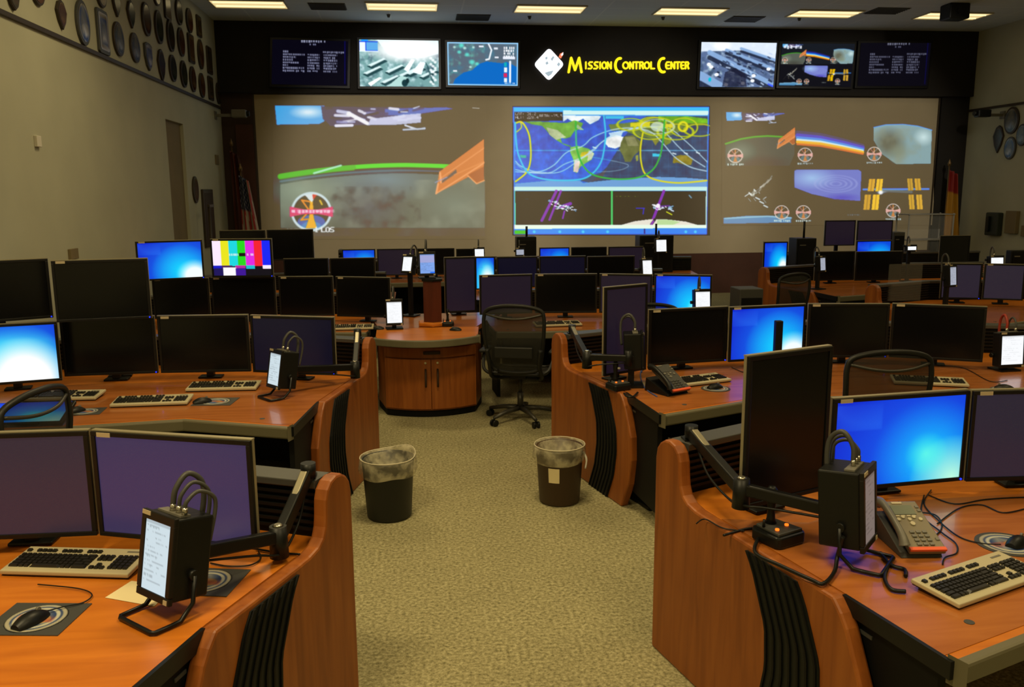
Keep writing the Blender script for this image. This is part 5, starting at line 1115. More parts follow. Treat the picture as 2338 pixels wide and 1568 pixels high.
# ================================================================ TOUCH PANELS ON TUBE STANDS
def tablet_canvas(kind):
    c = {'white': (250, 252, 255), 'pale': (205, 222, 230), 'blue': (125, 165, 235), 'grey': (165, 170, 185), 'dim': (122, 108, 102)}[kind]
    cv = Canvas(0, 0, .6, 1, 31, 51, c); dk = tuple(int(x*.72) for x in c)
    cv.rect(0, 0, .6, .05, tuple(int(x*.85) for x in c))
    for i in range(12): cv.dash(.04, .08+.07*i, .04+[.3, .45, .35, .5, .2, .4][i % 6], .022, dk, i, .6 if kind != 'white' else .25)
    if kind == 'blue': cv.rect(0, .05, .6, .42, (160, 165, 215)); cv.rect(.42, .92, .6, 1, (30, 110, 240))
    return cv
TC = {}
def touch_panel(loc, rz, kind, label, tilt=10, stand='tube', loops=3, W_=.155, H=.25, D=.115, lift=.065, cable='dgrey', bez=.013, group='black touch panels on bent tube stands'):
    t = thing('touch_panel', label, 'touch panel', loc, rz, group); z0 = lift
    T = Matrix.Translation((0, -.03, z0)) @ Matrix.Rotation(-R(tilt), 4, 'X')
    build('housing', MB().box((0, .012+D/2, H/2), (W_-.012, D, H-.012), T), 'black', t, bevel=.006)
    b = MB()
    for c, d in (((0, 0, H-.014), (W_, .016, .028)), ((0, 0, .012), (W_, .016, .024)), ((-W_/2+bez/2, 0, H/2), (bez, .016, H-.05)), ((W_/2-bez/2, 0, H/2), (bez, .016, H-.05))): b.box((c[0], .004, c[2]), d, T)
    build('front_bezel', b, 'bezel', t, bevel=.003)
    cv = TC.setdefault(kind, tablet_canvas(kind)); w_, h_ = W_-2*bez, H-.05
    me = cv.mesh('display', lambda s, u: tuple(T @ Vector((-w_/2+w_*s, -.0005, H-.028-h_*u+.001)))); quad_pic('display', me, 'pic_small', t)
    build('asset_label', MB().box((-W_/2+.026, -.005, H-.008), (.042, .002, .013), T), 'tag', t)
    build('corner_label', MB().box((W_/2-.016, -.005, .010), (.018, .002, .014), T), 'tag', t)
    build('cable_plate', MB().box((0, .05, H-.004), (W_*.7, .035, .008), T), 'mgrey', t)
    for s in (-1, 1): build('pivot_knob', MB().cyl(T @ Vector((s*(W_/2-.012), .075, .085)), T @ Vector((s*(W_/2+.012), .075, .085)), .016, n=14), 'black', t)
    cn = MB()
    for i in range(loops): x = -W_*.05+W_*.36*i/max(1, loops-1); cn.cyl(T @ Vector((x, .05, H)), T @ Vector((x, .05, H+.022)), .009, n=10)
    build('cable_connector', cn, 'chrome', t)
    for i in range(loops):
        x = -W_*.05+W_*.36*i/max(1, loops-1); k = .115-.022*i
        pts = [T @ Vector(q) for q in ((x, .05, H+.02), (x+.004, .052, H+k*.6), (x+.01, .085, H+k), (x+.02, .13, H+k*.78), (x+.02, .145, H+k*.2), (x+.012, .14, H-.09))]
        build('cable_loop', MB().tube(smooth_curve(pts, 6), .0065 if i else .009, 8), 'dgrey' if (i or cable == 'dgrey') else cable, t)
    if stand == 'tube':
        pts = []
        for s in (-1, 1):
            q = [T @ Vector((s*(W_/2+.008), .075, .085)), Vector((s*(W_/2+.008), .045, .05)), Vector((s*(W_/2+.008), .0, .010)), Vector((s*(W_/2+.008), -.03, .0085)), Vector((s*(W_/2+.006), -.085, .0085)), Vector((s*(W_/2-.004), -.092, .0085))]
            pts = pts+(q if s < 0 else q[::-1])
        build('tube_stand', MB().tube(pts, .0075, 8), 'blackm', t)
    elif stand == 'post':
        b = MB().box((0, .05, z0/2+.01), (.04, .04, z0+.02)); b.box((0, .04, .006), (.16, .14, .012)); build('post_stand', b, 'black', t)
    return t
touch_panel((-.806, 2.572, ZO), R(-42), 'pale', 'large touch panel with pale screen on the near left console', loops=3, W_=.172, H=.268, D=.125, bez=.022)
pr = touch_panel((1.525, 2.665, ZO), R(47), 'dim', 'large touch panel seen from behind on the near right console', tilt=4, loops=3, D=.14, W_=.172, H=.285, bez=.022)
touch_panel((-.90, 5.47, ZO), R(-52), 'pale', 'slanted touch panel with pale narrow screen on the left second-row console', loops=2)
touch_panel((1.47, 5.47, ZO), R(78), 'dim', 'dark touch panel before the portrait monitor in the second row', tilt=2, loops=2, stand='post', lift=.12)
def tp_px(u, v, y, kind, label, rz=0, W_=.17, H=.25, stand='post', tilt=6, base=None, loops=1, cable='dgrey', **kw):
    """u,v: photo position of the screen centre, y: distance into the room; stands on base height"""
    p = at_y(u, v, y); b = ZO if base is None else base; lift = max(.03, p.z-b-H/2)
    return touch_panel((p.x, y, b), R(rz), kind, label, tilt=tilt, stand=stand, loops=loops, W_=W_, H=H, D=.07, lift=lift, cable=cable, group='small lit touch panels in the back rows')
tp_px(900, 712, 8.15, 'white', 'white-lit touch panel on the left side of the curved cabinet', 6, .165, .25)
tp_px(976, 640, 8.36, 'blue', 'light blue touch panel on top of the mahogany column', 6, .165, .235, base=1.2205)
tp_px(930, 601, 9.0, 'white', 'tilted white-lit touch panel left of the column panel', -30, .13, .20, tilt=16)
tp_px(1094, 577, 12.8, 'white', 'tiny white-lit touch panel with cable loop below the left projection', 4, .16, .17)
tp_px(1477, 609, 9.05, 'white', 'small white-lit touch panel above the third-row monitors', 8, .13, .20, tilt=10)
tp_px(1509, 560, 12.9, 'white', 'small white-lit touch panel on the black box under the map', 8, .19, .23)
tp_px(1603, 684, 7.98, 'white', 'bright touch panel in front of the third-row blue monitor', 3, .17, .215)
tp_px(1187, 575, 12.95, 'grey', 'faint bluish touch panel beside the black box under the map', 3, .14, .13)
tp_px(1876, 602, 10.6, 'grey', 'narrow greyish touch panel among the dark shapes under the six views', 25, .12, .21)
tp_px(2173, 629, 8.5, 'grey', 'narrow grey touch panel left of the plum monitor at far right', 20, .12, .24)
tp_px(2274, 595, 10.4, 'white', 'small landscape white-lit panel above the far right monitors', 2, .20, .14)
tp_px(2080, 566, 11.3, 'white', 'tiny white-lit panel beside the clear rack at the right', 0, .15, .10)
tp_px(2306, 803, 5.55, 'white', 'bright white touch panel near the right picture edge with red cable', 4, .20, .255, loops=2, cable='skin_red', tilt=4)

# ================================================================ KEYBOARDS, MICE, PADS
def keyboard(x, y, rz, label, z=ZD+.0012):
    t = thing('keyboard', label, 'keyboard', (x, y, z), rz, 'silver and black keyboards'); w, d = .46, .175
    T = Matrix.Translation((0, 0, .0205)) @ Matrix.Rotation(R(4.5), 4, 'X')
    build('case', MB().box((0, 0, 0), (w, d, .016), T), 'silver', t, bevel=.004); build('underside', MB().box((0, 0, -.0095), (w-.01, d-.008, .006), T), 'black', t)
    build('feet', MB().box((-.19, .07, .0085), (.03, .012, .017)).box((.19, .07, .0085), (.03, .012, .017)), 'black', t)
    def keys(nm, x0, y0, nx, ny, p=.0187, col='key', fn=None):
        b = MB()
        for j in range(ny):
            i = 0
            while i < nx:
                k = 1
                if fn: k = fn(i, j)
                if k == 0: i += 1; continue
                cx = x0+(i+k/2)*p; cy = y0-(j+.5)*p*.98; hw = (k*p-.003)/2; hd = (p*.98-.003)/2; zb, zt = .0078, .0155
                vs = [(cx+a*hw, cy+c*hd, zb) for a, c in ((-1, -1), (1, -1), (1, 1), (-1, 1))]+[(cx+a*hw*.8, cy+c*hd*.8, zt) for a, c in ((-1, -1), (1, -1), (1, 1), (-1, 1))]
                b.add(vs, [(4, 5, 6, 7), (0, 1, 5, 4), (1, 2, 6, 5), (2, 3, 7, 6), (3, 0, 4, 7)], False, T); i += k
        return build(nm, b, col, t)
    def mainrow(i, j):
        if j == 4: return {0: 2, 2: 1, 3: 1, 4: 6, 10: 1, 11: 1, 12: 3}.get(i, 1)
        return 2 if (i == 13-j % 2 and j < 4) or (i == 0 and j in (2, 3)) else 1
    keys('main_keys', -w/2+.012, .030, 15, 5, fn=lambda i, j: min(mainrow(i, j), 15-i))
    fk = MB()
    for g in range(4):
        for i in range(4 if g else 1): pass
    keys('function_keys', -w/2+.012, .062, 15, 1, fn=lambda i, j: 0 if i in (1, 6, 11) else 1)
    keys('navigation_keys', .072, .030, 3, 2); keys('arrow_keys', .072, -.026, 3, 2, fn=lambda i, j: 0 if (j == 0 and i != 1) else 1); keys('number_keys', .138, .030, 4, 5, p=.0185)
    build('status_lights', MB().box((.175, .062, .0085), (.05, .008, .002), T), 'mgrey', t)
    return t
def kb_px(u0, v0, u1, v1, label):
    a = at_z(u0, v0, .775); b = at_z(u1, v1, .775); d = (b-a).normalized(); n = Vector((-d.y, d.x, 0)); c = (a+b)/2+n*.0875
    return keyboard(c.x, c.y, math.atan2(d.y, d.x), label)
a = at_z(311, 1316, .775); kb_px(-20, 1306, 311, 1316, 'silver and black keyboard before the near left monitors')
kb_px(2158, 1397, 2420, 1303, 'silver and black keyboard on the near right console, cut by the picture edge')
kb_px(240, 927, 437, 920, 'keyboard nearest the front edge on the left second-row console')
kb_px(413, 891, 594, 887, 'keyboard closer to the monitors on the left second-row console')
kb_px(1560, 881, 1656, 869, 'keyboard behind the desk phone on the right second-row console')
kb_px(2050, 874, 2205, 881, 'keyboard beside the mesh chair on the right second-row console')
kb_px(1222, 745, 1332, 741, 'keyboard on the third-row desk right of the aisle chair')
kb_px(755, 752, 838, 750, 'keyboard on the third-row desk left of the curved cabinet')
kb_px(60, 913, 205, 910, 'dark-looking keyboard behind the mesh chair, left second row')
def mouse(x, y, rz, label, z=ZD+.0012, cable=None):
    t = thing('mouse', label, 'mouse', (x, y, z), rz, 'black computer mice'); rows = []
    for i in range(9):
        s = i/8; yy = -.055+.11*s; w = .032*math.sin(PI*(.12+.80*s))**.5; h = .034*math.sin(PI*(.08+.80*(1-s)))**.7; rows.append([(w*math.cos(PI*k/10), yy, max(0.001, h*math.sin(PI*k/10))) for k in range(11)])
    b = MB().grid(rows); b.add([r_[j] for r_ in (rows[0],) for j in range(11)], [tuple(range(11))]); b.add(list(rows[-1]), [tuple(range(10, -1, -1))]); b.add([q for r_ in rows for q in (r_[0], r_[-1])], [(2*i, 2*i+2, 2*i+3, 2*i+1) for i in range(8)])
    build('body', b, 'black', t); build('wheel', MB().cyl((-.004, .028, .029), (.004, .028, .029), .008, n=12), 'mgrey', t)
    if cable: build('cable', MB().tube(smooth_curve([(0, .052, .01)]+cable, 6), .0022, 6), 'black', t)
    return t
def pad_canvas():
    cv = Canvas(-1, -1, 1, 1, 61, 61, (22, 22, 22)); cv.ell(0, 0, .93, .93, (165, 160, 140)); cv.ell(0, 0, .80, .80, (60, 75, 110)); cv.ell(0, 0, .72, .72, (185, 185, 170)); cv.ell(0, 0, .60, .60, (40, 60, 110)); cv.ell(.15, .1, .36, .3, (150, 120, 50)); cv.ell(-.1, .2, .3, .2, (80, 120, 180)); cv.line([(-.5, .4), (0, -.5), (.45, .3)], .09, (200, 190, 150)); cv.line([(-.55, -.1), (.5, .15)], .07, (180, 60, 40)); return cv
PADC = pad_canvas()
def mouse_pad(x, y, rz, label, w=.20, round_=False, z=ZD+.0004):
    t = thing('mouse_pad', label, 'mouse pad', (x, y, z), rz, 'mouse pads with a round emblem')
    if not round_: build('mat', MB().box((0, 0, .0015), (w*1.22, w, .003)), 'dgrey', t)
    else: build('mat', MB().cyl((0, 0, 0), (0, 0, .003), w/2, n=32), 'dgrey', t)
    o = quad_pic('printed_emblem', PADC.mesh('emblem', lambda s, u: (-w*.46+w*.92*s, w*.46-w*.92*u, .0034), keep=(PADC.X**2+PADC.Y**2 < .93)), 'print', t)
    return t
mouse_pad(-1.19, 2.60, R(-8), 'black pad with round blue and white emblem, at the left picture edge')
mouse(-1.195, 2.575, R(-28), 'black mouse on the emblem pad at the left picture edge', z=ZD+.0045, cable=[(.02, .10, .006), (.05, .15, .003), (.03, .20, .003), (-.05, .215, .003), (-.20, .19, .003)])
mouse_pad(-.735, 2.80, R(-12), 'black emblem pad half hidden behind the near left touch panel')
mouse(-.80, 2.80, R(20), 'black mouse behind the near left touch panel', z=ZD+.0045)
mouse_pad(-1.27, 5.41, R(-6), 'emblem mouse pad between the left second-row keyboards and touch panel')
mouse(-1.345, 5.385, R(-60), 'black mouse right of the front keyboard, left second row', z=ZD+.0045)
mouse_pad(-2.00, 5.26, R(4), 'small emblem mouse pad beside the mesh chair, left second row', .17)
mouse(-2.05, 5.25, R(-40), 'black mouse beside the mesh chair, left second row', z=ZD+.0045)
mouse_pad(1.95, 5.31, R(4), 'round pale mouse pad behind the second-row desk phone', .19, True)
mouse(1.945, 5.31, R(-70), 'black mouse on the round pale pad, right second row', z=ZD+.0045)
p = at_z(2285, 1258, .77); mouse_pad(p.x+.08, p.y+.07, R(10), 'round emblem pad behind the near right keyboard', .22, True)
mouse(p.x+.11, p.y+.06, R(-60), 'black mouse behind the near right keyboard, at the picture edge', z=ZD+.0045)
p = at_z(2292, 888, .765); mouse_pad(p.x, p.y, 0, 'pale round pad by the right picture edge, second row', .16, True); mouse(p.x, p.y, R(60), 'black mouse on the pad by the right picture edge, second row', z=ZD+.0045)
mouse(at_z(862, 753, .77).x, at_z(843, 750, .77).y, R(80), 'tiny dark mouse on the third-row desk left of the cabinet')
mouse(at_z(1040, 752, .77).x, at_z(1040, 752, .77).y, R(70), 'tiny dark mouse on the curved cabinet top')
pp = [at_z(u, v, ZD+.0016) for u, v in ((240, 1364), (300, 1326), (400, 1338), (352, 1384))]
single('paper_sheet', MB().prism([(q.x, q.y) for q in pp], ZD+.0012, ZD+.0022), 'paper', 'cream paper sheet lying under the near left touch panel', 'paper', loc=tuple(sum(pp, Vector())/4))

# ================================================================ SWING ARMS
def swing_arm(pts, label):
    """pts: clamp foot, arm top, elbow, panel end (world)"""
    A, B_, E_, P_ = [Vector(p) for p in pts]; t = thing('swing_arm', label, 'monitor arm', tuple(A), 0, 'black swing arms with alloy strips')
    build('mounting_post', MB().cyl(A, A+Vector((0, 0, B_.z-A.z+.012)), .020, n=14), 'black', t, world=True); build('mounting_plate', MB().box((A+Vector((0, 0, .004)))[:], (.06, .06, .008)), 'black', t, world=True)
    def beam(a, b, w, h, m, nm, off=0, mid=1.0):
        d = (b-a); L = d.length; z = d.normalized(); x = z.cross(Vector((0, 0, 1))).normalized(); y = x.cross(z)
        T = Matrix(((x.x, y.x, z.x, a.x), (x.y, y.y, z.y, a.y), (x.z, y.z, z.z, a.z), (0, 0, 0, 1)))
        return build(nm, MB().box((0, off, L/2), (w, h, L), T), m, t, world=True, bevel=.006)
    beam(B_, E_+Vector((0, 0, .03)), .038, .05, 'black', 'upper_arm'); beam(B_+(E_-B_)*.06+Vector((0, 0, .004)), B_+(E_-B_)*.92+Vector((0, 0, .004)), .028, .008, 'alu', 'alloy_strip', .027)
    build('elbow_joint', MB().cyl(E_+Vector((0, 0, -.04)), E_+Vector((0, 0, .075)), .034, .030, 18), 'black', t, world=True); build('joint_cap', MB().cyl(E_+Vector((0, 0, .0751)), E_+Vector((0, 0, .082)), .02, .012, 16), 'chrome', t, world=True)
    beam(E_+Vector((0, 0, .035)), P_, .034, .045, 'blackm', 'lower_arm'); build('shoulder_joint', MB().cyl(B_+Vector((0, 0, -.02)), B_+Vector((0, 0, .035)), .028, n=16), 'black', t, world=True)
    build('panel_joint', MB().cyl(P_+Vector((0, 0, -.05)), P_+Vector((0, 0, .05)), .024, n=14), 'black', t, world=True)
    q = [B_+Vector((0, -.035, .0)), B_+(E_-B_)*.3+Vector((0, -.03, -.085)), B_+(E_-B_)*.75+Vector((0, -.03, -.07)), E_+Vector((.0, -.035, -.02)), E_+(P_-E_)*.3+Vector((0, -.02, -.02)), P_+Vector((0, 0, -.03))]
    build('cable', MB().tube(smooth_curve(q, 6), .005, 6), 'black', t, world=True)
    return t
swing_arm([(-.425, 3.185, .9864), (-.418, 3.140, 1.020), (-.505, 2.93, .82), (-.715, 2.66, .925)], 'black swing arm reaching from the near left post to the touch panel')
e_ = at_z(1692, 1135, .91); swing_arm([(1.165, 3.470, .9864), (1.165, 3.45, 1.02), tuple(e_), (1.475, 2.70, .93)], 'black swing arm crossing below the near right portrait monitor')
swing_arm([(-.435, 6.355, .9864), (-.435, 6.32, 1.024), (-.43, 5.86, .83), (-.80, 5.58, .92)], 'black swing arm with pale strip at the left second-row post')
swing_arm([(1.170, 6.315, .9864), (1.17, 6.30, 1.02), (1.12, 5.48, .93), (1.375, 5.375, .97)], 'short black swing arm in front of the second-row portrait monitor')

# joystick controllers with orange lights
def controller(x, y, rz, label, s=1.0, cable=None):
    t = thing('desk_controller', label, 'controller', (x, y, ZO), rz, 'black desk controllers with two orange lights'); T = Matrix.Scale(s, 4)
    build('base', MB().prism([(-.075, -.06), (-.06, -.075), (.06, -.075), (.075, -.06), (.075, .055), (.05, .075), (-.05, .075), (-.075, .055)], 0.0001, .045, T), 'black', t, bevel=.008)
    build('top_deck', MB().prism([(-.062, -.062), (.062, -.062), (.05, .06), (-.05, .06)], .0451, .056, T), 'dgrey', t, bevel=.003)
    build('grip', MB().lathe([(0, .056), (.022, .056), (.016, .075), (.014, .11), (.019, .15), (.021, .185), (.012, .20), (0, .20)], 16, (.0, .035, 0), T), 'black', t)
    build('thumb_button', MB().cyl((.012, .02, .15), (.016, .005, .152), .008, n=10, T=T), 'white', t)
    for k, x_ in enumerate((-.036, .03)): build('indicator_light', MB().cyl((x_, -.03+.015*k, .0562), (x_, -.03+.015*k, .062), .0075, n=10, T=T), 'ledo', t)
    build('side_toggle', MB().cyl((-.052, .02, .056), (-.052, .02, .085), .006, .004, 10, T=T), 'black', t)
    if cable: build('cable', MB().tube(smooth_curve(cable, 7), .007, 8), 'black', t, world=True)
    return t
cz = ZD+.013
def DP(u, v, z=cz): return at_z(u, v, z)
controller(1.318, 2.885, R(24), 'black controller with two orange lights on the near right console', 1.0, [DP(1732, 1225), DP(1725, 1262), DP(1780, 1290), DP(1850, 1322), DP(1880, 1332), DP(1905, 1305), at_z(1912, 1270, .80), at_z(1925, 1225, .88)])
controller(1.312, 5.395, R(20), 'black controller with two orange lights on the right second-row console', .9, [DP(1425, 898), DP(1432, 905), DP(1446, 905), DP(1456, 896)])
controller(.305, 8.30, R(0), 'tiny black controller with orange lights beside the column', .8)

# ================================================================ DESK PHONES
def phone(x, y, rz, label, shell, z=ZD+.0014, tilt=22, dark=False):
    t = thing('desk_phone', label, 'phone', (x, y, z), rz, 'desk phones with a red strip'); T = Matrix.Translation((0, -.10, .02)) @ Matrix.Rotation(R(tilt), 4, 'X')
    build('keypad_body', MB().box((.025, .125, .008), (.155, .25, .022), T), shell, t, bevel=.005)
    st_ = MB(); st_.prism([(-.09, .0), (.10, .0), (.10, .13), (-.09, .13)], .0005, .012); 
    wv = MB(); wv.add([(-.08, -.09, .001), (.095, -.09, .001), (.095, .13, .001), (-.08, .13, .001), (-.08, -.08, .016), (.095, -.08, .016), (.095, .12, .088), (-.08, .12, .088)], [(3, 2, 1, 0), (4, 5, 6, 7), (0, 1, 5, 4), (1, 2, 6, 5), (2, 3, 7, 6), (3, 0, 4, 7)])
    build('wedge_stand', wv, 'black' if dark else 'dgrey', t)
    build('display', MB().box((.02, .20, .0205), (.095, .048, .003), T), 'lcd' if not dark else 'dgrey', t); build('brand_plate', MB().box((.01, .238, .0205), (.045, .010, .002), T), 'tag' if not dark else 'mgrey', t)
    kb = MB()
    for j in range(4):
        for i in range(3): kb.box((-.002+i*.027, .085-j*.020, .022), (.019, .012, .006), T)
    build('number_keys', kb, 'mgrey' if not dark else 'dgrey', t, bevel=.002); nb = MB()
    for i in range(5): nb.cyl((-.025+i*.024, .150+(.012 if i % 2 else 0), .019), (-.025+i*.024, .150+(.012 if i % 2 else 0), .024), .008, n=10, T=T)
    nb.cyl((.025, .128, .019), (.025, .128, .024), .010, n=12, T=T); 
    for i in range(4): nb.box((-.02+i*.024, .168, .0205), (.016, .006, .004), T)
    build('function_keys', nb, 'silver' if not dark else 'mgrey', t); build('side_keys', MB().box((.088, .215, .021), (.014, .01, .004), T).box((.088, .195, .021), (.014, .01, .004), T).box((.088, .05, .021), (.014, .012, .004), T), 'mgrey', t)
    build('red_strip', MB().box((.025, .006, .0165), (.155, .016, .010), T), 'orange', t, bevel=.002)
    h = smooth_curve([(-.075, .01, .03), (-.078, .04, .052), (-.080, .12, .060), (-.078, .20, .052), (-.075, .235, .028)], 5); rr = [.022-.008*math.sin(PI*i/(len(h)-1)) for i in range(len(h))]
    build('handset', MB().tube([T @ p_ for p_ in h], rr, 10), 'black' if dark else 'mgrey', t)
    return t
ph = phone(1.762, 2.765, R(-6), 'warm grey desk phone with keypad on the near right console', 'pgrey', tilt=20); ph.scale = (.84, 1.08, 1)
phone(1.605, 5.25, R(26), 'black desk phone with red strip on the right second-row console', 'dgrey', dark=True, tilt=30)

# ================================================================ WASTE BINS
def bin_(p, label, colr, rt_, rb, h, tag_, seed, flop):
    t = thing('waste_bin', label, 'waste bin', (p[0], p[1], 0), 0, 'waste bins with clear bag liners')
    build('body', MB().lathe([(0, .002), (rb-.01, .002), (rb, .012), (rt_, h), (rt_+.006, h+.004), (rt_-.006, h+.002), (rb-.006, .02), (0, .02)], 40), colr, t)
    r_ = random.Random(seed); rows = []; n = 64; ph = [r_.uniform(0, 6) for _ in range(6)]
    def wob(a, k): return sum(math.sin(a*(q+2)+ph[q])*k/(q+1.5) for q in range(5))
    prof = [(-.05, -.13, .010), (-.03, -.07, .008), (-.012, -.02, .005), (-.002, .008, .003), (.010, .012, .003), (.014, -.01, .005), (.017, -.04, .009), (.016, -.065, .012), (.011, -.085, .010), (.006, -.10, .008)]
    for dr, dz, k in prof:
        row = []
        for i in range(n+1):
            a = 2*PI*i/n; w = wob(a, k); fl = flop*max(0, math.cos(a-.6))**3
            z = h+dz+wob(a+1, k*.9)*(1 if dz < -.03 and dr > 0 else .3)+fl*(1 if dr > -.03 and dz > -.03 else .2); rad = rt_+dr+w*.5*(1 if dr > .012 else .4)
            if dr > .004: zz = (h-z)/h; rad = max(rad, rt_-(rt_-rb)*max(0, zz)+.010)
            row.append((rad*math.cos(a), rad*math.sin(a), z))
        rows.append(row)
    build('bag_liner', MB().grid(rows), 'bag', t); build('liner_rim', MB().tube([tuple(q) for q in rows[4]], .0035, 6), 'bagrim', t)
    if tag_:
        lb = MB(); a0 = R(-108); rr = rt_-(rt_-rb)*.45+.006
        g = [[(rr2*math.cos(a), rr2*math.sin(a), z) for a in (R(-128), R(-118), R(-108), R(-100))] for z, rr2 in ((h-.115, rt_-(rt_-rb)*.34+.004), (h-.215, rt_-(rt_-rb)*.62+.004))]
        build('paper_label', lb.grid(g), 'paper', t, label='cream paper label'); 
        q = [(rt_*.93, -.06, h-.03), (rt_*1.06, -.075, h-.08), (rt_*1.0, -.085, h-.14)]; build('bag_knot', MB().tube(smooth_curve(q, 4), [.008]*5+[.006]*4, 6), 'white', t)
    return t
bin_((-.205, 5.285), 'black waste bin with a loose clear liner on the left of the aisle', 'bin_black', .165, .142, .385, False, 3, .035)
bin_((.925, 5.41), 'brown waste bin with a cream label on the right of the aisle', 'bin_brown', .158, .135, .385, True, 8, 0)

# ================================================================ MESH CHAIRS
def chair(x, y, rz, label, h=.0, dup=None):
    """sitter faces local +y; the back is at -y"""
    t = thing('mesh_office_chair', label, 'chair', (x, y, 0), rz, 'black mesh office chairs'); dz = h
    # star base
    for i in range(5):
        a = 2*PI*i/5+.3; e = Vector((math.cos(a)*.32, math.sin(a)*.32, .075)); c = Vector((math.cos(a)*.03, math.sin(a)*.03, .115))
        lg = build('base_leg', MB().tube([c, c.lerp(e, .5)+Vector((0, 0, .012)), e], [.026, .02, .015], 8), 'chair_base', t)
        px_ = Vector((-math.sin(a), math.cos(a), 0)); w = MB()
        for s in (-1, 1): w.cyl(e+px_*s*.012+Vector((0, 0, -.045)), e+px_*s*.028+Vector((0, 0, -.045)), .03, n=14)
        w.cyl(e+Vector((0, 0, -.03)), e+Vector((0, 0, .012)), .01, n=8); o = build('caster', w, 'black', t); o.parent = lg
    build('gas_column', MB().cyl((0, 0, .10), (0, 0, .26), .028, n=16).cyl((0, 0, .26), (0, 0, .41+dz), .016, n=12), 'chair_base', t); build('tilt_mechanism', MB().box((0, 0, .425+dz), (.16, .24, .05)), 'black', t, bevel=.012)
    z = .47+dz
    fr = [(-.23, -.19), (-.255, 0), (-.25, .17), (-.19, .235), (0, .25), (.19, .235), (.25, .17), (.255, 0), (.23, -.19), (0, -.215), (-.23, -.19)]
    build('seat_frame', MB().tube(smooth_curve([(a, b, z-(.02 if b > .2 else 0)) for a, b in fr], 4), .016, 8), 'chair', t)
    g = [[(u_*.235, -.19+.42*v_, z-.012-.02*math.sin(PI*v_)*(1-u_*u_)-(.02 if v_ > .9 else 0)) for u_ in np.linspace(-1, 1, 9)] for v_ in np.linspace(0, 1, 9)]; build('seat_mesh', MB().grid(g), 'mesh', t)
    # back: rounded trapezoid, wider at the top
    ol = [(-.16, 0), (-.215, .05), (-.245, .20), (-.262, .38), (-.262, .50), (-.235, .565), (-.13, .60), (0, .61), (.13, .60), (.235, .565), (.262, .50), (.262, .38), (.245, .20), (.215, .05), (.16, 0), (0, -.015), (-.16, 0)]
    def bk(a, b): return Vector((a, -.235-.10*(b/.6)-.05*math.sin(PI*min(1, b/.6))*(1 if True else 0)+.10*(a/.26)**2*.35, z+.03+b*.97))
    oc = smooth_curve([bk(a, b) for a, b in ol], 4); build('back_frame', MB().tube(oc, .017, 8), 'chair', t)
    rows = []
    for b in np.linspace(0.0, .60, 12):
        w = np.interp(b, [0, .05, .2, .38, .5, .565, .60], [.16, .21, .24, .257, .257, .23, .14]); rows.append([bk(a*w, b) for a in np.linspace(-1, 1, 11)])
    build('back_mesh', MB().grid(rows), 'mesh', t)
    build('top_band', MB().tube(smooth_curve([bk(-.245, .53)+Vector((0, -.004, 0)), bk(-.12, .535)+Vector((0, -.02, -.03)), bk(0, .53)+Vector((0, -.02, -.035)), bk(.12, .535)+Vector((0, -.02, -.03)), bk(.245, .53)+Vector((0, -.004, 0))], 5), .010, 8), 'chair_base', t)
    build('lumbar_pad', MB().box(bk(0, .19)+Vector((0, -.03, 0)), (.34, .022, .10)), 'chair', t, bevel=.01)
    yk = MB(); yk.tube(smooth_curve([(-.20, -.10, z-.06), (-.225, -.20, z-.02), (-.22, -.30, z+.10), (-.235, -.335, z+.24)], 5), .018, 8); yk.tube(smooth_curve([(.20, -.10, z-.06), (.225, -.20, z-.02), (.22, -.30, z+.10), (.235, -.335, z+.24)], 5), .018, 8); yk.tube([(-.20, -.10, z-.06), (0, -.08, z-.055), (.20, -.10, z-.06)], .018, 8); build('back_yoke', yk, 'chair', t)
    for s in (-1, 1):
        am = build('arm_support', MB().tube(smooth_curve([(s*.225, -.22, z+.0), (s*.29, -.20, z+.04), (s*.315, -.10, z+.13), (s*.31, -.04, z+.165)], 5), .015, 8), 'chair', t); pd = build('arm_pad', MB().box((s*.315, 0, z+.180), (.085, .25, .028)), 'black', t, bevel=.012); pd.parent = am
    return t
ch0 = chair(.92, 7.50, R(-17), 'black mesh office chair standing at the head of the aisle')
copy_tree(ch0, None, (2.02, 7.42, 0), R(-6), 'mesh office chair hidden behind the second-row portrait monitor')
copy_tree(ch0, None, (2.84, 5.06, 0), R(-3), 'mesh office chair pulled up to the right second-row console')
copy_tree(ch0, None, (-2.205, 4.455, 0), R(78), 'see-through mesh chair at left in front of the second-row console')
copy_tree(ch0, None, (4.25, 9.75, 0), R(25), 'mesh office chair in front of the small blocked blue monitor')

# blue-lit tilted panel on the left second-row desk, seen through the chair
t = thing('tilted_display', 'blue-lit tilted flat display on the desk behind the left mesh chair', 'display', (-2.32, 4.97, ZD+.0050)); T = Matrix.Rotation(R(18), 4, 'X')
build('frame', MB().box((0, .10, .012), (.62, .24, .02), T), 'black', t, bevel=.004)
me = WP['soft'].mesh('display', lambda s, u: tuple(T @ Vector((-.29+.58*s, .21-.21*u, .0235)))); quad_pic('display', me, 'pic_small', t)
build('prop', MB().box((0, .19, .03), (.4, .02, .055)), 'black', t)

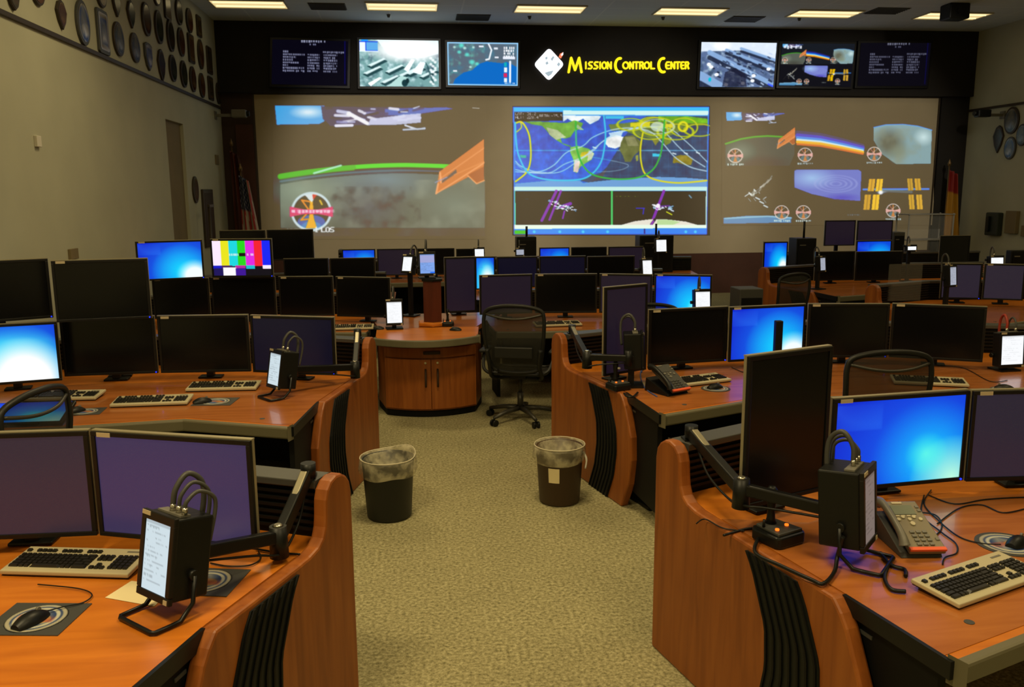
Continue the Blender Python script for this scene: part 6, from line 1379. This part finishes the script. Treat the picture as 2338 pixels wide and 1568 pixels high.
# ================================================================ CABLES
def cable(px, label, m='black', r=.0028, z=ZD+.0045, world=None):
    q = world or [at_z(u, v, z) for u, v in px]; c = smooth_curve(q, 7)
    return single('cable', MB().tube(c, r, 6), m, label, 'cable', 'loose cables on the desks', loc=tuple(c[0]))
cable([(2052, 1145), (2075, 1165), (2135, 1175), (2150, 1205), (2120, 1235)], 'thin black cable looping right of the near right phone')
cable([(2110, 1130), (2105, 1175), (2150, 1215), (2182, 1240), (2184, 1262), (2158, 1272), (2152, 1288)], 'thin black cable running down to the near right keyboard')
cable([(2126, 1118), (2110, 1150), (2145, 1190), (2190, 1225), (2240, 1240), (2285, 1243)], 'thin black cable leading to the near right mouse')
cable([(2120, 1130), (2180, 1150), (2250, 1140), (2338, 1135), (2370, 1140)], 'thin black cable lying behind the worksurface seam at right')
cable([(2140, 1195), (2190, 1160), (2240, 1152), (2290, 1170), (2345, 1160)], 'thin wavy black cable right of the blue monitor stand')
cable([(1590, 1195), (1610, 1185), (1650, 1205), (1700, 1212)], 'thin black cable at the foot of the near right post')
cable([(1652, 1222), (1700, 1208), (1735, 1205)], 'short dark strap left of the near right controller', r=.005)
cable([(2028, 1290), (2020, 1320), (2035, 1345), (2068, 1350)], 'thick black cord from the near right phone toward the keyboard', r=.007, z=ZD+.009)
cable([(2010, 1262), (2035, 1290), (2065, 1300), (2068, 1315)], 'thick black cord lying beside the near right phone', r=.007, z=ZD+.009)
cable([(590, 1258), (595, 1275), (570, 1290), (520, 1292), (480, 1285)], 'thin brown-black cable below the near left purple monitor')
cable([(585, 1253), (640, 1262), (685, 1265)], 'short black cable beside the near left elbow joint', r=.004)
cable([(1465, 850), (1470, 822), (1468, 835), (1462, 855), (1472, 885), (1500, 905)], 'thin blue cable left of the second-row desk phone', 'bluecable', r=.004)
cable([(1670, 838), (1700, 850), (1735, 848), (1770, 840)], 'thin black cable under the barred blue monitor')
cable([(2140, 835), (2200, 840), (2260, 870), (2300, 868)], 'thin black cable on the desk near the right white panel')

# ================================================================ SMALL EQUIPMENT IN THE BACK ROWS
def rackbox(u0, v0, u1, v1, y, dep, m, label, name='equipment_box', base=ZD, antenna=False, group=None, shelf=True):
    a = at_y(u0, v0, y); b = at_y(u1, v1, y); cx = (a.x+b.x)/2; w = abs(b.x-a.x); z0 = base; zt = a.z
    t = thing(name, label, 'equipment', (cx, y, z0), 0, group); build('body', MB().box((0, dep/2, (zt-z0)/2+.001), (w, dep, zt-z0-.002)), m, t, bevel=.01)
    build('front_panel', MB().box((0, -.006, (zt-z0)/2), (w*.86, .008, (zt-z0)*.8)), 'black2', t); build('status_strip', MB().box((-w*.2, -.012, (zt-z0)*.8), (w*.3, .004, .012)), 'mgrey', t)
    if antenna: build('antenna', MB().cyl((w*.05, dep/2, zt-z0), (w*.05, dep/2, zt-z0+antenna), .018, n=8), 'black', t)
    return t
rackbox(1180, 541, 1225, 585, 13.35, .25, 'black', 'tall dark equipment box with antenna under the left of the map', antenna=.16)
rackbox(1461, 538, 1537, 600, 13.30, .3, 'black', 'black equipment box under the right of the map', antenna=.18)
rackbox(772, 570, 782, 600, 13.2, .2, 'dgrey', 'narrow grey box left of the small left blue monitor')
rackbox(1820, 544, 1862, 600, 12.9, .3, 'black', 'black equipment box with thick antenna left of the plum pair', antenna=.26)
rackbox(2042, 530, 2062, 600, 13.25, .3, 'dgrey', 'dark box just right of the upper plum pair')
rackbox(2310, 572, 2345, 640, 9.36, .10, 'black', 'black box above the far right plum monitor', base=.9865)
rackbox(1690, 660, 1742, 700, 8.9, .3, 'dgrey', 'grey box standing on the floor behind the bright blue second-row monitor', base=0.001)
single('partition', MB().box((5.55, 9.15, 1.0), (.4, .012, .42)), 'clear', 'small clear desk partition left of the far right plum monitors', 'partition', loc=(5.55, 9.15, .79))
# clear rack near the right corner
t = thing('clear_rack', 'clear plastic storage rack before the right end of the projection screen', 'rack', (9.15, 14.6, 0)); b = MB(); s = MB()
for dx in (-.42, .42):
    for dy in (-.2, .2): b.cyl((dx, dy, 0), (dx, dy, 1.62), .014, n=8)
for z in (.3, .75, 1.15, 1.6): s.box((0, 0, z), (.88, .44, .015))
build('upright', b, 'mgrey', t); build('shelf', s, 'mgrey', t); build('clear_cover', MB().box((0, 0, .95), (.82, .38, 1.28)), 'clear', t)
